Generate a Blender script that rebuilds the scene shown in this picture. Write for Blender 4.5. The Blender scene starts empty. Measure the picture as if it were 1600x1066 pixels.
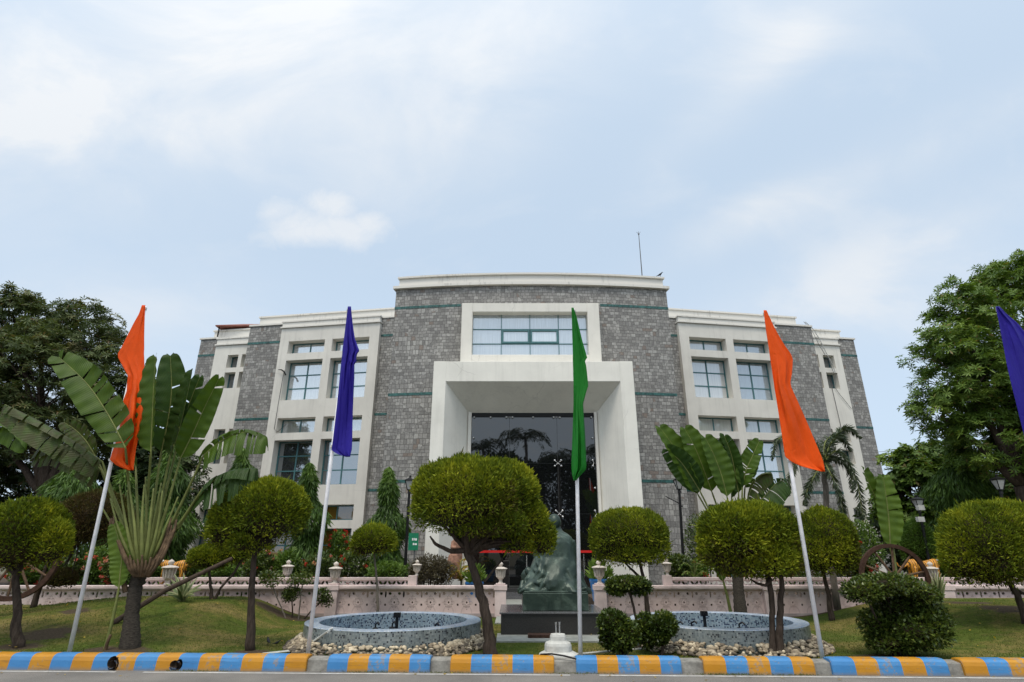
import bpy, bmesh, math, random
import numpy as np
from mathutils import Vector, Matrix, noise as mnoise

random.seed(7)
SC = bpy.context.scene
COL = SC.collection
PI = math.pi

# ------------------------------------------------------------------ camera
CAM_H = 1.6
TILT = math.radians(20.3)
FPX = 889.0
S_, C_ = math.sin(TILT), math.cos(TILT)
cd = bpy.data.cameras.new('camera')
cam = bpy.data.objects.new('camera', cd)
COL.objects.link(cam)
cam.location = (0, 0, CAM_H)
cam.rotation_euler = (PI/2 + TILT, 0, 0)
cd.sensor_width = 36.0
cd.lens = FPX*36.0/1600.0
cd.clip_start = 0.05
cd.clip_end = 3000
SC.camera = cam

def ray(px, py):
    u = (px-800)/FPX; w = (533-py)/FPX
    return u, C_-w*S_, S_+w*C_
def at(px, py, Y):
    a, b, d = ray(px, py); k = Y/b
    return Vector((a*k, Y, CAM_H+d*k))
def gnd(px, py, z=0.1):
    a, b, d = ray(px, py); k = (z-CAM_H)/d
    return Vector((a*k, b*k, z))
def mpp(py, Y):                                # metres per photo pixel at this depth
    return Y/ray(800, py)[1]/FPX

# ------------------------------------------------------------------ materials
MATS = {}
class NT:
    def __init__(s, name):
        s.m = bpy.data.materials.new(name); s.m.use_nodes = True
        s.t = s.m.node_tree; s.t.nodes.clear()
        s.out = s.n('ShaderNodeOutputMaterial')
    def n(s, typ, **kw):
        x = s.t.nodes.new(typ)
        for k, v in kw.items():
            if hasattr(x, k): setattr(x, k, v)
        return x
    def l(s, a, b): s.t.links.new(a, b)
    def val(s, sock, v):
        if isinstance(v, bpy.types.NodeSocket): s.l(v, sock)
        else: sock.default_value = v
    def math(s, op, a, b=0.0, c=None, clamp=False):
        x = s.n('ShaderNodeMath'); x.operation = op; x.use_clamp = clamp
        s.val(x.inputs[0], a); s.val(x.inputs[1], b)
        if c is not None: s.val(x.inputs[2], c)
        return x.outputs[0]
    def mix(s, f, a, b, blend='MIX'):
        x = s.n('ShaderNodeMix'); x.data_type = 'RGBA'; x.blend_type = blend
        s.val(x.inputs[0], f); s.val(x.inputs[6], col4(a)); s.val(x.inputs[7], col4(b))
        return x.outputs[2]
    def coord(s, kind='Object', scale=(1, 1, 1), loc=(0, 0, 0)):
        tc = s.n('ShaderNodeTexCoord'); mp = s.n('ShaderNodeMapping')
        mp.inputs['Scale'].default_value = scale; mp.inputs['Location'].default_value = loc
        s.l(tc.outputs[kind], mp.inputs['Vector']); return mp.outputs[0]
    def noise(s, vec, scale, detail=4, rough=.55, dist=0.0):
        x = s.n('ShaderNodeTexNoise'); s.l(vec, x.inputs['Vector'])
        x.inputs['Scale'].default_value = scale; x.inputs['Detail'].default_value = detail
        x.inputs['Roughness'].default_value = rough; x.inputs['Distortion'].default_value = dist
        return x.outputs['Fac']
    def ramp(s, fac, stops):
        x = s.n('ShaderNodeValToRGB'); s.l(fac, x.inputs[0]); e = x.color_ramp.elements
        while len(e) > 1: e.remove(e[-1])
        e[0].position = stops[0][0]; e[0].color = col4(stops[0][1])
        for p, c in stops[1:]:
            q = e.new(p); q.color = col4(c)
        return x.outputs[0]
    def bump(s, h, strength=.3, dist=.02):
        x = s.n('ShaderNodeBump'); s.l(h, x.inputs['Height'])
        x.inputs['Strength'].default_value = strength; x.inputs['Distance'].default_value = dist
        return x.outputs[0]
    def pbsdf(s, color, rough=.7, spec=.3, metal=0.0, normal=None, coat=0.0, ior=None):
        b = s.n('ShaderNodeBsdfPrincipled')
        s.val(b.inputs['Base Color'], col4(color)); s.val(b.inputs['Roughness'], rough)
        b.inputs['Specular IOR Level'].default_value = spec
        b.inputs['Metallic'].default_value = metal
        b.inputs['Coat Weight'].default_value = coat
        if ior: b.inputs['IOR'].default_value = ior
        if normal: s.l(normal, b.inputs['Normal'])
        return b.outputs[0]
    def fin(s, sh): s.l(sh, s.out.inputs['Surface']); return s.m
def col4(c):
    if isinstance(c, bpy.types.NodeSocket): return c
    if isinstance(c, (int, float)): return (c, c, c, 1)
    return (*c, 1) if len(c) == 3 else c

def plain(name, c, rough=.6, spec=.3, metal=0.0, var=.18, scale=6, bump=.15, bscale=40):
    n = NT(name); v = n.coord('Object')
    f = n.noise(v, scale, 5, .6)
    dark = tuple(x*(1-var) for x in c); lite = tuple(min(1, x*(1+var)) for x in c)
    colr = n.ramp(f, [(.3, dark), (.7, lite)])
    nm = n.bump(n.noise(v, bscale, 4), bump, .01)
    return n.fin(n.pbsdf(colr, rough, spec, metal, nm))

def paint_white(name, c=(.72, .695, .63), stain=.5):
    n = NT(name); v = n.coord('Object')
    f1 = n.noise(v, .9, 5, .6)
    vs = n.coord('Object', (3.2, 3.2, .22))
    f2 = n.noise(vs, 1.6, 6, .65)
    base = n.ramp(f1, [(.3, tuple(x*.90 for x in c)), (.7, tuple(x*1.05 for x in c))])
    st = n.ramp(f2, [(.52, (0, 0, 0)), (.78, (1, 1, 1))])
    colr = n.mix(n.math('MULTIPLY', st, stain*.55), base, (.33, .32, .29))
    vo = n.n('ShaderNodeTexVoronoi'); vo.feature = 'DISTANCE_TO_EDGE'; vo.inputs['Scale'].default_value = .42
    wv = n.n('ShaderNodeTexNoise'); n.l(v, wv.inputs['Vector']); wv.inputs['Scale'].default_value = 2.0; wv.inputs['Detail'].default_value = 6
    vm = n.n('ShaderNodeVectorMath'); vm.operation = 'MULTIPLY_ADD'; n.l(wv.outputs['Color'], vm.inputs[0]); vm.inputs[1].default_value = (.5, .5, .5); n.l(v, vm.inputs[2]); n.l(vm.outputs[0], vo.inputs['Vector'])
    ck = n.math('MULTIPLY', n.ramp(vo.outputs['Distance'], [(.0, (1, 1, 1)), (.008, (0, 0, 0))]), n.ramp(n.noise(v, .7, 2), [(.54, (0, 0, 0)), (.66, (.28, .28, .28))]))
    colr = n.mix(ck, colr, (.25, .24, .22))
    nm = n.bump(n.noise(v, 25, 4), .08, .01)
    return n.fin(n.pbsdf(colr, .75, .25, 0, nm))

def mk_parapet():
    n = NT('parapet_plaster'); v = n.coord('Object')
    c = (.70, .675, .62)
    vs = n.coord('Object', (5, 5, .7))
    f2 = n.noise(vs, 1.5, 7, .7); f3 = n.noise(v, .5, 4, .6)
    st = n.ramp(n.math('ADD', n.math('MULTIPLY', f2, .6), n.math('MULTIPLY', f3, .5)), [(.59, (0, 0, 0)), (.74, (1, 1, 1))])
    colr = n.mix(n.math('MULTIPLY', st, .6), c, (.16, .155, .14))
    return n.fin(n.pbsdf(colr, .85, .2, 0, n.bump(f2, .2, .01)))

def mk_stone():
    n = NT('rough_stone')
    tc = n.n('ShaderNodeTexCoord')
    # wobble the courses a little
    nz = n.n('ShaderNodeTexNoise'); n.l(tc.outputs['UV'], nz.inputs['Vector']); nz.inputs['Scale'].default_value = 3.2
    nz.inputs['Detail'].default_value = 4
    sub = n.n('ShaderNodeVectorMath'); sub.operation = 'SUBTRACT'; n.l(nz.outputs['Color'], sub.inputs[0]); sub.inputs[1].default_value = (.5, .5, .5)
    scl = n.n('ShaderNodeVectorMath'); scl.operation = 'SCALE'; n.l(sub.outputs[0], scl.inputs[0]); scl.inputs['Scale'].default_value = .06
    add = n.n('ShaderNodeVectorMath'); add.operation = 'ADD'; n.l(tc.outputs['UV'], add.inputs[0]); n.l(scl.outputs[0], add.inputs[1])
    def brick(bw, rh, off, sq, fr):
        b = n.n('ShaderNodeTexBrick'); n.l(add.outputs[0], b.inputs['Vector'])
        b.inputs['Scale'].default_value = 1.0
        b.inputs['Brick Width'].default_value = bw; b.inputs['Row Height'].default_value = rh
        b.inputs['Mortar Size'].default_value = .0085; b.inputs['Mortar Smooth'].default_value = .6
        b.inputs['Color1'].default_value = (0, 0, 0, 1); b.inputs['Color2'].default_value = (1, 1, 1, 1)
        b.inputs['Mortar'].default_value = (.5, .5, .5, 1); b.inputs['Bias'].default_value = 0
        b.offset = off; b.offset_frequency = 2; b.squash = sq; b.squash_frequency = fr
        return b
    b1 = brick(.185, .135, .45, .75, 3)
    b2 = brick(.125, .2025, .37, 1.4, 2)
    big = n.noise(tc.outputs['UV'], .9, 3, .6)
    vor = n.n('ShaderNodeTexVoronoi'); n.l(tc.outputs['UV'], vor.inputs['Vector']); vor.inputs['Scale'].default_value = 1.5
    sepv = n.n('ShaderNodeSeparateColor'); n.l(vor.outputs['Color'], sepv.inputs[0])
    sel = n.math('GREATER_THAN', sepv.outputs[0], .72)
    idc = n.mix(sel, b1.outputs['Color'], b2.outputs['Color'])
    mort = n.n('ShaderNodeMix'); n.l(sel, mort.inputs[0]); n.l(b1.outputs['Fac'], mort.inputs[2]); n.l(b2.outputs['Fac'], mort.inputs[3])
    mf = mort.outputs[0]
    fine = n.noise(tc.outputs['UV'], 14, 6, .7)
    stone = n.ramp(idc, [(0, (.215, .209, .20)), (.35, (.268, .261, .25)), (.7, (.325, .316, .30)), (1, (.41, .40, .38))])
    # a few rusty blocks, a few whitish lime marks
    warm = n.math('MULTIPLY', n.math('GREATER_THAN', idc, .55), n.math('LESS_THAN', idc, .575))
    stone = n.mix(n.math('MULTIPLY', warm, .65), stone, (.21, .155, .125))
    stone = n.mix(1.0, stone, n.ramp(fine, [(.25, (.62, .62, .62)), (.75, (1.25, 1.25, 1.25))]), 'MULTIPLY')
    stone = n.mix(1.0, stone, n.ramp(big, [(.3, (.90, .90, .90)), (.7, (1.10, 1.10, 1.08))]), 'MULTIPLY')
    lime = n.noise(n.coord('UV', (1.6, .35, 1)), 2.2, 6, .75)
    stone = n.mix(n.ramp(lime, [(.68, (0, 0, 0)), (.76, (.4, .4, .4))]), stone, (.46, .45, .43))
    colr = n.mix(n.math('MULTIPLY', mf, .8), stone, (.07, .068, .066))
    h = n.math('SUBTRACT', n.math('ADD', n.math('MULTIPLY', fine, .8), n.math('MULTIPLY', idc, .35)), n.math('MULTIPLY', mf, 1.1))
    nm = n.bump(h, .7, .02)
    return n.fin(n.pbsdf(colr, .9, .2, 0, nm))

def mk_pane(name, backing, refl, rough=.02):
    n = NT(name); v = n.coord('Object')
    f = n.noise(n.coord('Object', (9, 9, .3)), 3, 3)
    g = n.n('ShaderNodeBsdfGlossy'); g.inputs['Roughness'].default_value = rough
    g.inputs['Color'].default_value = (.86, .92, .96, 1)
    nm = n.bump(n.noise(v, 1.2, 2), .04, .02); n.l(nm, g.inputs['Normal'])
    d = n.n('ShaderNodeBsdfDiffuse')
    oi = n.n('ShaderNodeObjectInfo'); rv = n.ramp(oi.outputs['Random'], [(0, (.55, .57, .58)), (.5, (.95, .95, .95)), (1, (1.2, 1.19, 1.15))])
    n.l(n.mix(1.0, n.ramp(f, [(.3, tuple(x*.8 for x in backing)), (.7, backing)]), rv, 'MULTIPLY'), d.inputs['Color'])
    m = n.n('ShaderNodeMixShader'); m.inputs[0].default_value = refl
    n.l(d.outputs[0], m.inputs[1]); n.l(g.outputs[0], m.inputs[2])
    return n.fin(m.outputs[0])

def foliage(name, stops, transl=.28, rough=.55, spec=.35):
    n = NT(name)
    a = n.n('ShaderNodeAttribute'); a.attribute_name = 'tint'
    c = n.ramp(a.outputs['Fac'], stops)
    p = n.pbsdf(c, rough, spec)
    t = n.n('ShaderNodeBsdfTranslucent'); n.l(n.mix(1.0, c, (1.25, 1.2, .7), 'MULTIPLY'), t.inputs['Color'])
    m = n.n('ShaderNodeMixShader'); m.inputs[0].default_value = transl
    n.l(p, m.inputs[1]); n.l(t.outputs[0], m.inputs[2])
    return n.fin(m.outputs[0])

def mk_bark(name, a, b, zs=.25):
    n = NT(name); v = n.coord('Object', (1, 1, zs))
    f = n.noise(v, 22, 6, .65, .4)
    return n.fin(n.pbsdf(n.ramp(f, [(.3, a), (.7, b)]), .9, .15, 0, n.bump(f, .7, .02)))

def mk_paddle(name, base, vein, brown=.0):
    n = NT(name)
    tc = n.n('ShaderNodeTexCoord'); sp = n.n('ShaderNodeSeparateXYZ'); n.l(tc.outputs['UV'], sp.inputs[0])
    ac = n.math('ABSOLUTE', sp.outputs[0])
    ph = n.math('ADD', n.math('MULTIPLY', sp.outputs[1], 34), n.math('MULTIPLY', ac, -9))
    st = n.math('SINE', n.math('MULTIPLY', ph, 2*PI))
    f = n.noise(n.coord('Object'), 5, 5, .6)
    c = n.mix(n.math('MULTIPLY', n.math('ADD', st, 1), .16), base, vein)
    c = n.mix(1.0, c, n.ramp(f, [(.3, (.72, .76, .8)), (.7, (1.2, 1.15, 1.1))]), 'MULTIPLY')
    edge = n.math('MULTIPLY', n.ramp(n.math('ADD', ac, n.math('MULTIPLY', f, .5)), [(1.06, (0, 0, 0)), (1.28, (1, 1, 1))]), .75)
    c = n.mix(edge, c, (.19, .13, .05))
    if brown > 0:
        c = n.mix(n.math('MULTIPLY', n.ramp(n.noise(n.coord('UV', (1.2, 5, 1)), 2.0, 4), [(.38, (0, 0, 0)), (.56, (1, 1, 1))]), brown), c, (.075, .055, .032))
    nm = n.bump(st, .25, .006)
    p = n.pbsdf(c, .42, .2, 0, nm)
    t = n.n('ShaderNodeBsdfTranslucent'); n.l(n.mix(1.0, c, (1.35, 1.3, .6), 'MULTIPLY'), t.inputs['Color'])
    m = n.n('ShaderNodeMixShader'); m.inputs[0].default_value = .3
    n.l(p, m.inputs[1]); n.l(t.outputs[0], m.inputs[2])
    return n.fin(m.outputs[0])

def mk_cloth(name, c):
    n = NT(name)
    f = n.noise(n.coord('Object', (1, 1, .4)), 5, 4)
    w = n.noise(n.coord('UV', (160, 160, 1)), 1.0, 1)
    colr = n.ramp(f, [(.3, tuple(x*.85 for x in c)), (.7, tuple(min(1, x*1.1) for x in c))])
    cr = n.noise(n.coord('Object', (2.2, 2.2, .9)), 7, 5, .6, 1.2); hh = n.math('ADD', n.math('MULTIPLY', w, .06), cr)
    hem = n.noise(n.coord('UV', (1, 30, 1)), 2.0, 2)
    p = n.pbsdf(colr, .5, .22, 0, n.bump(hh, .45, .03))
    t = n.n('ShaderNodeBsdfTranslucent'); n.l(colr, t.inputs['Color'])
    m = n.n('ShaderNodeMixShader'); m.inputs[0].default_value = .3
    n.l(p, m.inputs[1]); n.l(t.outputs[0], m.inputs[2])
    return n.fin(m.outputs[0])

def mk_tiles(name, stops, ts=.026):
    n = NT(name)
    tc = n.n('ShaderNodeTexCoord')
    s1 = n.n('ShaderNodeVectorMath'); s1.operation = 'SCALE'; n.l(tc.outputs['UV'], s1.inputs[0]); s1.inputs['Scale'].default_value = 1/ts
    fl = n.n('ShaderNodeVectorMath'); fl.operation = 'FLOOR'; n.l(s1.outputs[0], fl.inputs[0])
    fr = n.n('ShaderNodeVectorMath'); fr.operation = 'FRACTION'; n.l(s1.outputs[0], fr.inputs[0])
    wn = n.n('ShaderNodeTexWhiteNoise'); wn.noise_dimensions = '2D'; n.l(fl.outputs[0], wn.inputs['Vector'])
    r = n.ramp(wn.outputs['Value'], stops); r.node.color_ramp.interpolation = 'CONSTANT'
    sp = n.n('ShaderNodeSeparateXYZ'); n.l(fr.outputs[0], sp.inputs[0])
    g = n.math('MAXIMUM', n.math('LESS_THAN', sp.outputs[0], .1), n.math('LESS_THAN', sp.outputs[1], .1))
    dirt = n.noise(n.coord('Object'), 2.5, 5, .65)
    c = n.mix(g, r, (.22, .235, .235))
    c = n.mix(1.0, c, n.ramp(dirt, [(.3, (.8, .8, .76)), (.65, (1.08, 1.08, 1.08))]), 'MULTIPLY')
    return n.fin(n.pbsdf(c, .28, .5, 0, n.bump(g, -.3, .004)))

def mk_pierced():
    """pink cast screen: the pierced pattern is a real see-through cut-out"""
    n = NT('pierced_pink_screen')
    tc = n.n('ShaderNodeTexCoord'); sp = n.n('ShaderNodeSeparateXYZ'); n.l(tc.outputs['UV'], sp.inputs[0])
    U = n.math('FRACT', n.math('DIVIDE', sp.outputs[0], .45)); V = sp.outputs[1]      # V 0..1 up the panel
    du = n.math('ABSOLUTE', n.math('SUBTRACT', U, .5))
    dv = n.math('ABSOLUTE', n.math('SUBTRACT', V, .46))
    # dots in a diamond
    fu = n.math('SUBTRACT', n.math('FRACT', n.math('MULTIPLY', U, 13)), .5); fv = n.math('SUBTRACT', n.math('FRACT', n.math('MULTIPLY', V, 15)), .5)
    dot = n.math('LESS_THAN', n.math('ADD', n.math('MULTIPLY', fu, fu), n.math('MULTIPLY', fv, fv)), .085)
    dia = n.math('LESS_THAN', n.math('ADD', n.math('MULTIPLY', du, 1.0), n.math('MULTIPLY', dv, .95)), .34)
    ring = n.math('GREATER_THAN', n.math('ADD', n.math('MULTIPLY', du, du), n.math('MULTIPLY', dv, dv)), .012)
    dots = n.math('MULTIPLY', n.math('MULTIPLY', dot, dia), ring)
    def circ(cu, cv, ru, rv):
        a = n.math('DIVIDE', n.math('SUBTRACT', U, cu), ru); b = n.math('DIVIDE', n.math('SUBTRACT', V, cv), rv)
        return n.math('LESS_THAN', n.math('ADD', n.math('MULTIPLY', a, a), n.math('MULTIPLY', b, b)), 1)
    hol = n.math('MAXIMUM', dots, circ(.5, .46, .05, .045))
    for q in (circ(.24, .84, .085, .06), circ(.76, .84, .085, .06), circ(0.02, .80, .03, .14), circ(.98, .80, .03, .14), circ(0.02, .36, .035, .05), circ(.98, .36, .035, .05)):
        hol = n.math('MAXIMUM', hol, q)
    # relief arches at the foot
    ar = n.math('ABSOLUTE', n.math('SUBTRACT', n.math('ADD', n.math('MULTIPLY', du, du), n.math('MULTIPLY', n.math('MULTIPLY', V, V), .9)), .085))
    rel = n.math('LESS_THAN', ar, .018)
    f = n.noise(n.coord('Object', (1, 1, .5)), 3, 5, .6)
    c = n.ramp(f, [(.3, (.55, .43, .405)), (.7, (.68, .55, .52))])
    c = n.mix(n.math('MULTIPLY', rel, .35), c, (.33, .25, .235))
    b = n.pbsdf(c, .85, .2, 0, n.bump(rel, -.3, .01))
    tr = n.n('ShaderNodeBsdfTransparent'); m = n.n('ShaderNodeMixShader')
    n.l(hol, m.inputs[0]); n.l(b, m.inputs[1]); n.l(tr.outputs[0], m.inputs[2])
    return n.fin(m.outputs[0])

def mk_balus():
    n = NT('pierced_balustrade')
    tc = n.n('ShaderNodeTexCoord'); sp = n.n('ShaderNodeSeparateXYZ'); n.l(tc.outputs['UV'], sp.inputs[0])
    U = n.math('FRACT', n.math('DIVIDE', sp.outputs[0], .225)); V = sp.outputs[1]
    def circ(cu, cv, ru, rv, lean=0):
        a = n.math('DIVIDE', n.math('ADD', n.math('SUBTRACT', U, cu), n.math('MULTIPLY', n.math('SUBTRACT', V, cv), lean)), ru); b = n.math('DIVIDE', n.math('SUBTRACT', V, cv), rv)
        return n.math('LESS_THAN', n.math('ADD', n.math('MULTIPLY', a, a), n.math('MULTIPLY', b, b)), 1)
    hol = circ(.25, .5, .17, .36, .25)
    hol = n.math('MAXIMUM', hol, circ(.75, .5, .17, .36, -.25))
    hol = n.math('MAXIMUM', hol, circ(.5, .45, .045, .33))
    c = n.ramp(n.noise(n.coord('Object'), 3, 5), [(.3, (.60, .51, .495)), (.7, (.74, .655, .64))])
    b = n.pbsdf(c, .85, .2)
    tr = n.n('ShaderNodeBsdfTransparent'); m = n.n('ShaderNodeMixShader')
    n.l(hol, m.inputs[0]); n.l(b, m.inputs[1]); n.l(tr.outputs[0], m.inputs[2])
    return n.fin(m.outputs[0])

def mk_kerb(flip):
    n = NT('kerb_paint')
    tc = n.n('ShaderNodeTexCoord'); sp = n.n('ShaderNodeSeparateXYZ'); n.l(tc.outputs['UV'], sp.inputs[0])
    wob = n.noise(n.coord('Object'), 9, 4)
    x = n.math('ADD', sp.outputs[0], n.math('MULTIPLY', n.math('SUBTRACT', wob, .5), .03))
    k = n.math('MODULO', n.math('FLOOR', n.math('ADD', n.math('MULTIPLY', x, 1.0), 40.0 + flip)), 2.0)
    f = n.noise(n.coord('Object'), 14, 6, .7); f2 = n.noise(n.coord('Object'), 2.2, 4)
    yel = n.ramp(f2, [(.3, (.44, .19, .008)), (.7, (.54, .25, .014))]); blu = n.ramp(f2, [(.3, (.040, .185, .43)), (.7, (.065, .25, .52))])
    c = n.mix(n.math('GREATER_THAN', k, .5), yel, blu)
    chip = n.ramp(n.math('ADD', n.math('MULTIPLY', f, .7), n.math('MULTIPLY', f2, .4)), [(.62, (0, 0, 0)), (.66, (1, 1, 1))])
    c = n.mix(n.math('MULTIPLY', chip, .75), c, (.27, .22, .17))
    sc = n.noise(n.coord('Object', (1.3, 8, 14)), 2.4, 5, .7)
    c = n.mix(n.ramp(sc, [(.56, (0, 0, 0)), (.72, (.55, .55, .55))]), c, (.055, .05, .045))
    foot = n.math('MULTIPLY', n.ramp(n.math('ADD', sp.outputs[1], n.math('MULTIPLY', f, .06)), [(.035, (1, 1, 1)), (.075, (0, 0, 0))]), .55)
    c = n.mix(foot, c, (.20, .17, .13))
    return n.fin(n.pbsdf(c, .5, .4, 0, n.bump(f, .3, .012)))

def mk_lawn():
    n = NT('lawn_turf'); v = n.coord('Object')
    f = n.noise(v, .55, 6, .65, .6); g = n.noise(v, 30, 5, .7); at_ = n.n('ShaderNodeAttribute'); at_.attribute_name = 'soil'; h = n.noise(n.coord('Object', (1, 1.6, 1)), 2.3, 5, .6)
    c = n.ramp(f, [(.34, (.062, .098, .014)), (.48, (.092, .118, .022)), (.58, (.175, .155, .046)), (.70, (.23, .175, .075))])
    c = n.mix(n.ramp(h, [(.55, (0, 0, 0)), (.72, (.7, .7, .7))]), c, (.135, .112, .045))
    c = n.mix(1.0, c, n.ramp(g, [(.25, (.42, .42, .42)), (.75, (1.35, 1.35, 1.3))]), 'MULTIPLY')
    c = n.mix(1.0, c, n.ramp(n.noise(v, 7, 4, .65), [(.3, (.62, .66, .6)), (.7, (1.22, 1.16, 1.12))]), 'MULTIPLY')
    c = n.mix(n.ramp(n.math('ADD', at_.outputs['Fac'], n.math('MULTIPLY', n.math('SUBTRACT', h, .5), .9)), [(.42, (0, 0, 0)), (.62, (1, 1, 1))]), c, n.ramp(g, [(.3, (.045, .033, .022)), (.7, (.105, .078, .05))]))
    return n.fin(n.pbsdf(c, .95, .1, 0, n.bump(g, .8, .03)))

def mk_asphalt():
    n = NT('asphalt'); v = n.coord('Object')
    f = n.noise(v, 120, 3, .8); g = n.noise(v, .9, 5, .6); w = n.noise(n.coord('Object', (.15, 1.6, 1)), 2, 4)
    c = n.ramp(f, [(.3, (.10, .095, .088)), (.5, (.19, .18, .167)), (.72, (.34, .325, .30))])
    c = n.mix(1.0, c, n.ramp(g, [(.3, (.78, .78, .78)), (.7, (1.2, 1.18, 1.15))]), 'MULTIPLY')
    c = n.mix(n.ramp(w, [(.58, (0, 0, 0)), (.75, (.45, .45, .45))]), c, (.19, .17, .145))
    return n.fin(n.pbsdf(c, .9, .2, 0, n.bump(f, .6, .01)))

def mk_granite(name, a, b, rough=.25):
    n = NT(name); v = n.coord('Object')
    f = n.noise(v, 90, 3, .8)
    return n.fin(n.pbsdf(n.ramp(f, [(.35, a), (.7, b)]), rough, .5))

def mk_bronze():
    n = NT('green_bronze'); v = n.coord('Object')
    f = n.noise(v, 4.0, 6, .65, .5); g = n.noise(n.coord('Object', (6, 6, .7)), 2, 5, .6)
    c = n.ramp(f, [(.3, (.015, .030, .024)), (.52, (.038, .062, .048)), (.75, (.12, .17, .135))])
    c = n.mix(n.ramp(g, [(.55, (0, 0, 0)), (.75, (.6, .6, .6))]), c, (.028, .038, .031))
    return n.fin(n.pbsdf(c, .40, .45, .25, n.bump(f, .3, .02)))

def mk_tiger():
    n = NT('tiger_paint'); v = n.coord('Object')
    w = n.n('ShaderNodeTexWave'); w.wave_type = 'BANDS'; w.bands_direction = 'X'; n.l(v, w.inputs['Vector'])
    w.inputs['Scale'].default_value = 5.5; w.inputs['Distortion'].default_value = 5; w.inputs['Detail'].default_value = 2; w.inputs['Detail Scale'].default_value = 1.5
    c = n.mix(n.ramp(w.outputs['Fac'], [(.14, (1, 1, 1)), (.22, (0, 0, 0))]), (.62, .27, .025), (.02, .015, .012))
    return n.fin(n.pbsdf(c, .45, .4))

M = {}
def setup_mats():
    M['white'] = paint_white('white_plaster')
    M['porch'] = paint_white('porch_plaster', (.79, .77, .70), .4)
    M['joint'] = plain('glazing_joint', (.12, .12, .12), .6)
    M['white2'] = paint_white('off_white_plaster', (.68, .655, .595), .6)
    M['parapet'] = mk_parapet()
    M['stone'] = mk_stone()
    M['teal'] = plain('teal_tile', (.030, .10, .090), .4, .4, 0, .7, 9)
    M['tealframe'] = plain('teal_window_frame', (.055, .15, .16), .45, .4, 0, .15)
    M['dark'] = plain('dark_recess', (.03, .03, .03), .8)
    M['pane_blue'] = mk_pane('blind_glass', (.44, .50, .55), .34)
    M['pane_left'] = mk_pane('mirror_glass', (.50, .51, .51), .50)
    M['pane_curtain'] = mk_pane('curtain_glass', (.58, .59, .58), .30)
    M['pane_dark'] = mk_pane('dark_glass', (.045, .05, .055), .38)
    M['pane_litroom'] = mk_pane('lit_room_glass', (.20, .115, .02), .16)  # yellowish light of the ground floor rooms, put into the pane colour
    n = NT('entrance_glass'); M['bigglass'] = n.fin(n.pbsdf((.006, .0065, .007), .015, .5, 0, n.bump(n.noise(n.coord('Object'), .7, 2), .02, .02), 0, 1.9))
    M['steel'] = plain('steel', (.6, .6, .6), .25, .5, .9, .05)
    M['red'] = plain('red_band', (.55, .015, .012), .5)
    M['tealblue'] = plain('blue_glazed_pot', (.03, .16, .42), .3, .5)
    M['pink'] = plain('pink_plaster', (.60, .49, .465), .85, .2, 0, .2, 3)
    M['pinkdark'] = plain('pink_plinth', (.40, .34, .32), .9, .2, 0, .25, 3)
    M['pierced'] = mk_pierced(); M['balus'] = mk_balus()
    M['urn'] = plain('stone_urn', (.56, .50, .44), .8, .2, 0, .25, 12)
    M['kerbA'] = mk_kerb(0); M['kerbB'] = mk_kerb(1)
    M['concrete'] = plain('rough_concrete', (.25, .24, .215), .9, .2, 0, .35, 9, .6, 30)
    M['wconcrete'] = plain('whitewashed_concrete', (.50, .50, .465), .85, .2, 0, .16, 7, .4, 30)
    M['lawn'] = mk_lawn(); M['asphalt'] = mk_asphalt()
    M['line'] = plain('road_paint', (.55, .54, .51), .8, .2, 0, .25, 12)
    M['soil'] = plain('bed_soil', (.075, .055, .04), .95, .1, 0, .4, 8, .8, 30)
    M['paving'] = plain('paving', (.26, .27, .245), .85, .2, 0, .25, 5)
    M['earth'] = plain('earth', (.12, .11, .075), .95, .1, 0, .3, .3)
    M['pole'] = plain('white_pole_paint', (.90, .885, .93), .5, .4, 0, .12, 10)
    M['orange'] = mk_cloth('orange_cloth', (.92, .115, .006)); M['blue'] = mk_cloth('blue_cloth', (.032, .020, .33)); M['green'] = mk_cloth('green_cloth', (.014, .21, .020))
    M['black'] = plain('black_iron', (.008, .008, .008), .5, .25)
    M['lampglass'] = plain('lamp_glass', (.38, .38, .37), .2, .5)
    M['granite'] = mk_granite('black_granite', (.010, .010, .010), (.05, .048, .045), .45)
    M['granitetop'] = mk_granite('granite_top', (.06, .06, .062), (.16, .16, .165), .2)
    M['bronze'] = mk_bronze()
    M['greenpl'] = mk_bronze(); 
    M['tileout'] = mk_tiles('mosaic_outer', [(0, (.24, .27, .265)), (.35, (.19, .225, .23)), (.62, (.135, .165, .175)), (.80, (.022, .028, .036)), (.95, (.30, .33, .32))])
    M['tilerim'] = mk_tiles('mosaic_rim', [(0, (.46, .53, .62)), (.4, (.36, .45, .58)), (.74, (.20, .31, .50)), (.9, (.58, .62, .66))])
    M['tilein'] = mk_tiles('mosaic_inner', [(0, (.30, .36, .36)), (.4, (.23, .30, .32)), (.66, (.14, .19, .22)), (.80, (.018, .03, .06))])
    n = NT('pool_water'); M['water'] = n.fin(n.pbsdf((.03, .13, .34), .06, .5, 0, n.bump(n.noise(n.coord('Object'), 9, 3), .12, .02)))
    n = NT('pebbles'); a = n.n('ShaderNodeAttribute'); a.attribute_name = 'tint'
    M['pebble'] = n.fin(n.pbsdf(n.ramp(a.outputs['Fac'], [(0, (.06, .048, .036)), (.35, (.13, .105, .076)), (.6, (.27, .215, .145)), (1, (.60, .51, .36))]), .7, .3))
    M['bark'] = mk_bark('bark', (.028, .020, .015), (.085, .064, .050)); M['palebark'] = mk_bark('pale_bark', (.10, .085, .07), (.22, .19, .16))
    M['ringbark'] = mk_bark('ringed_bark', (.022, .019, .016), (.085, .072, .058), 3.0)
    M['twig'] = mk_bark('dry_twigs', (.016, .013, .008), (.055, .042, .024), 1)
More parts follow.
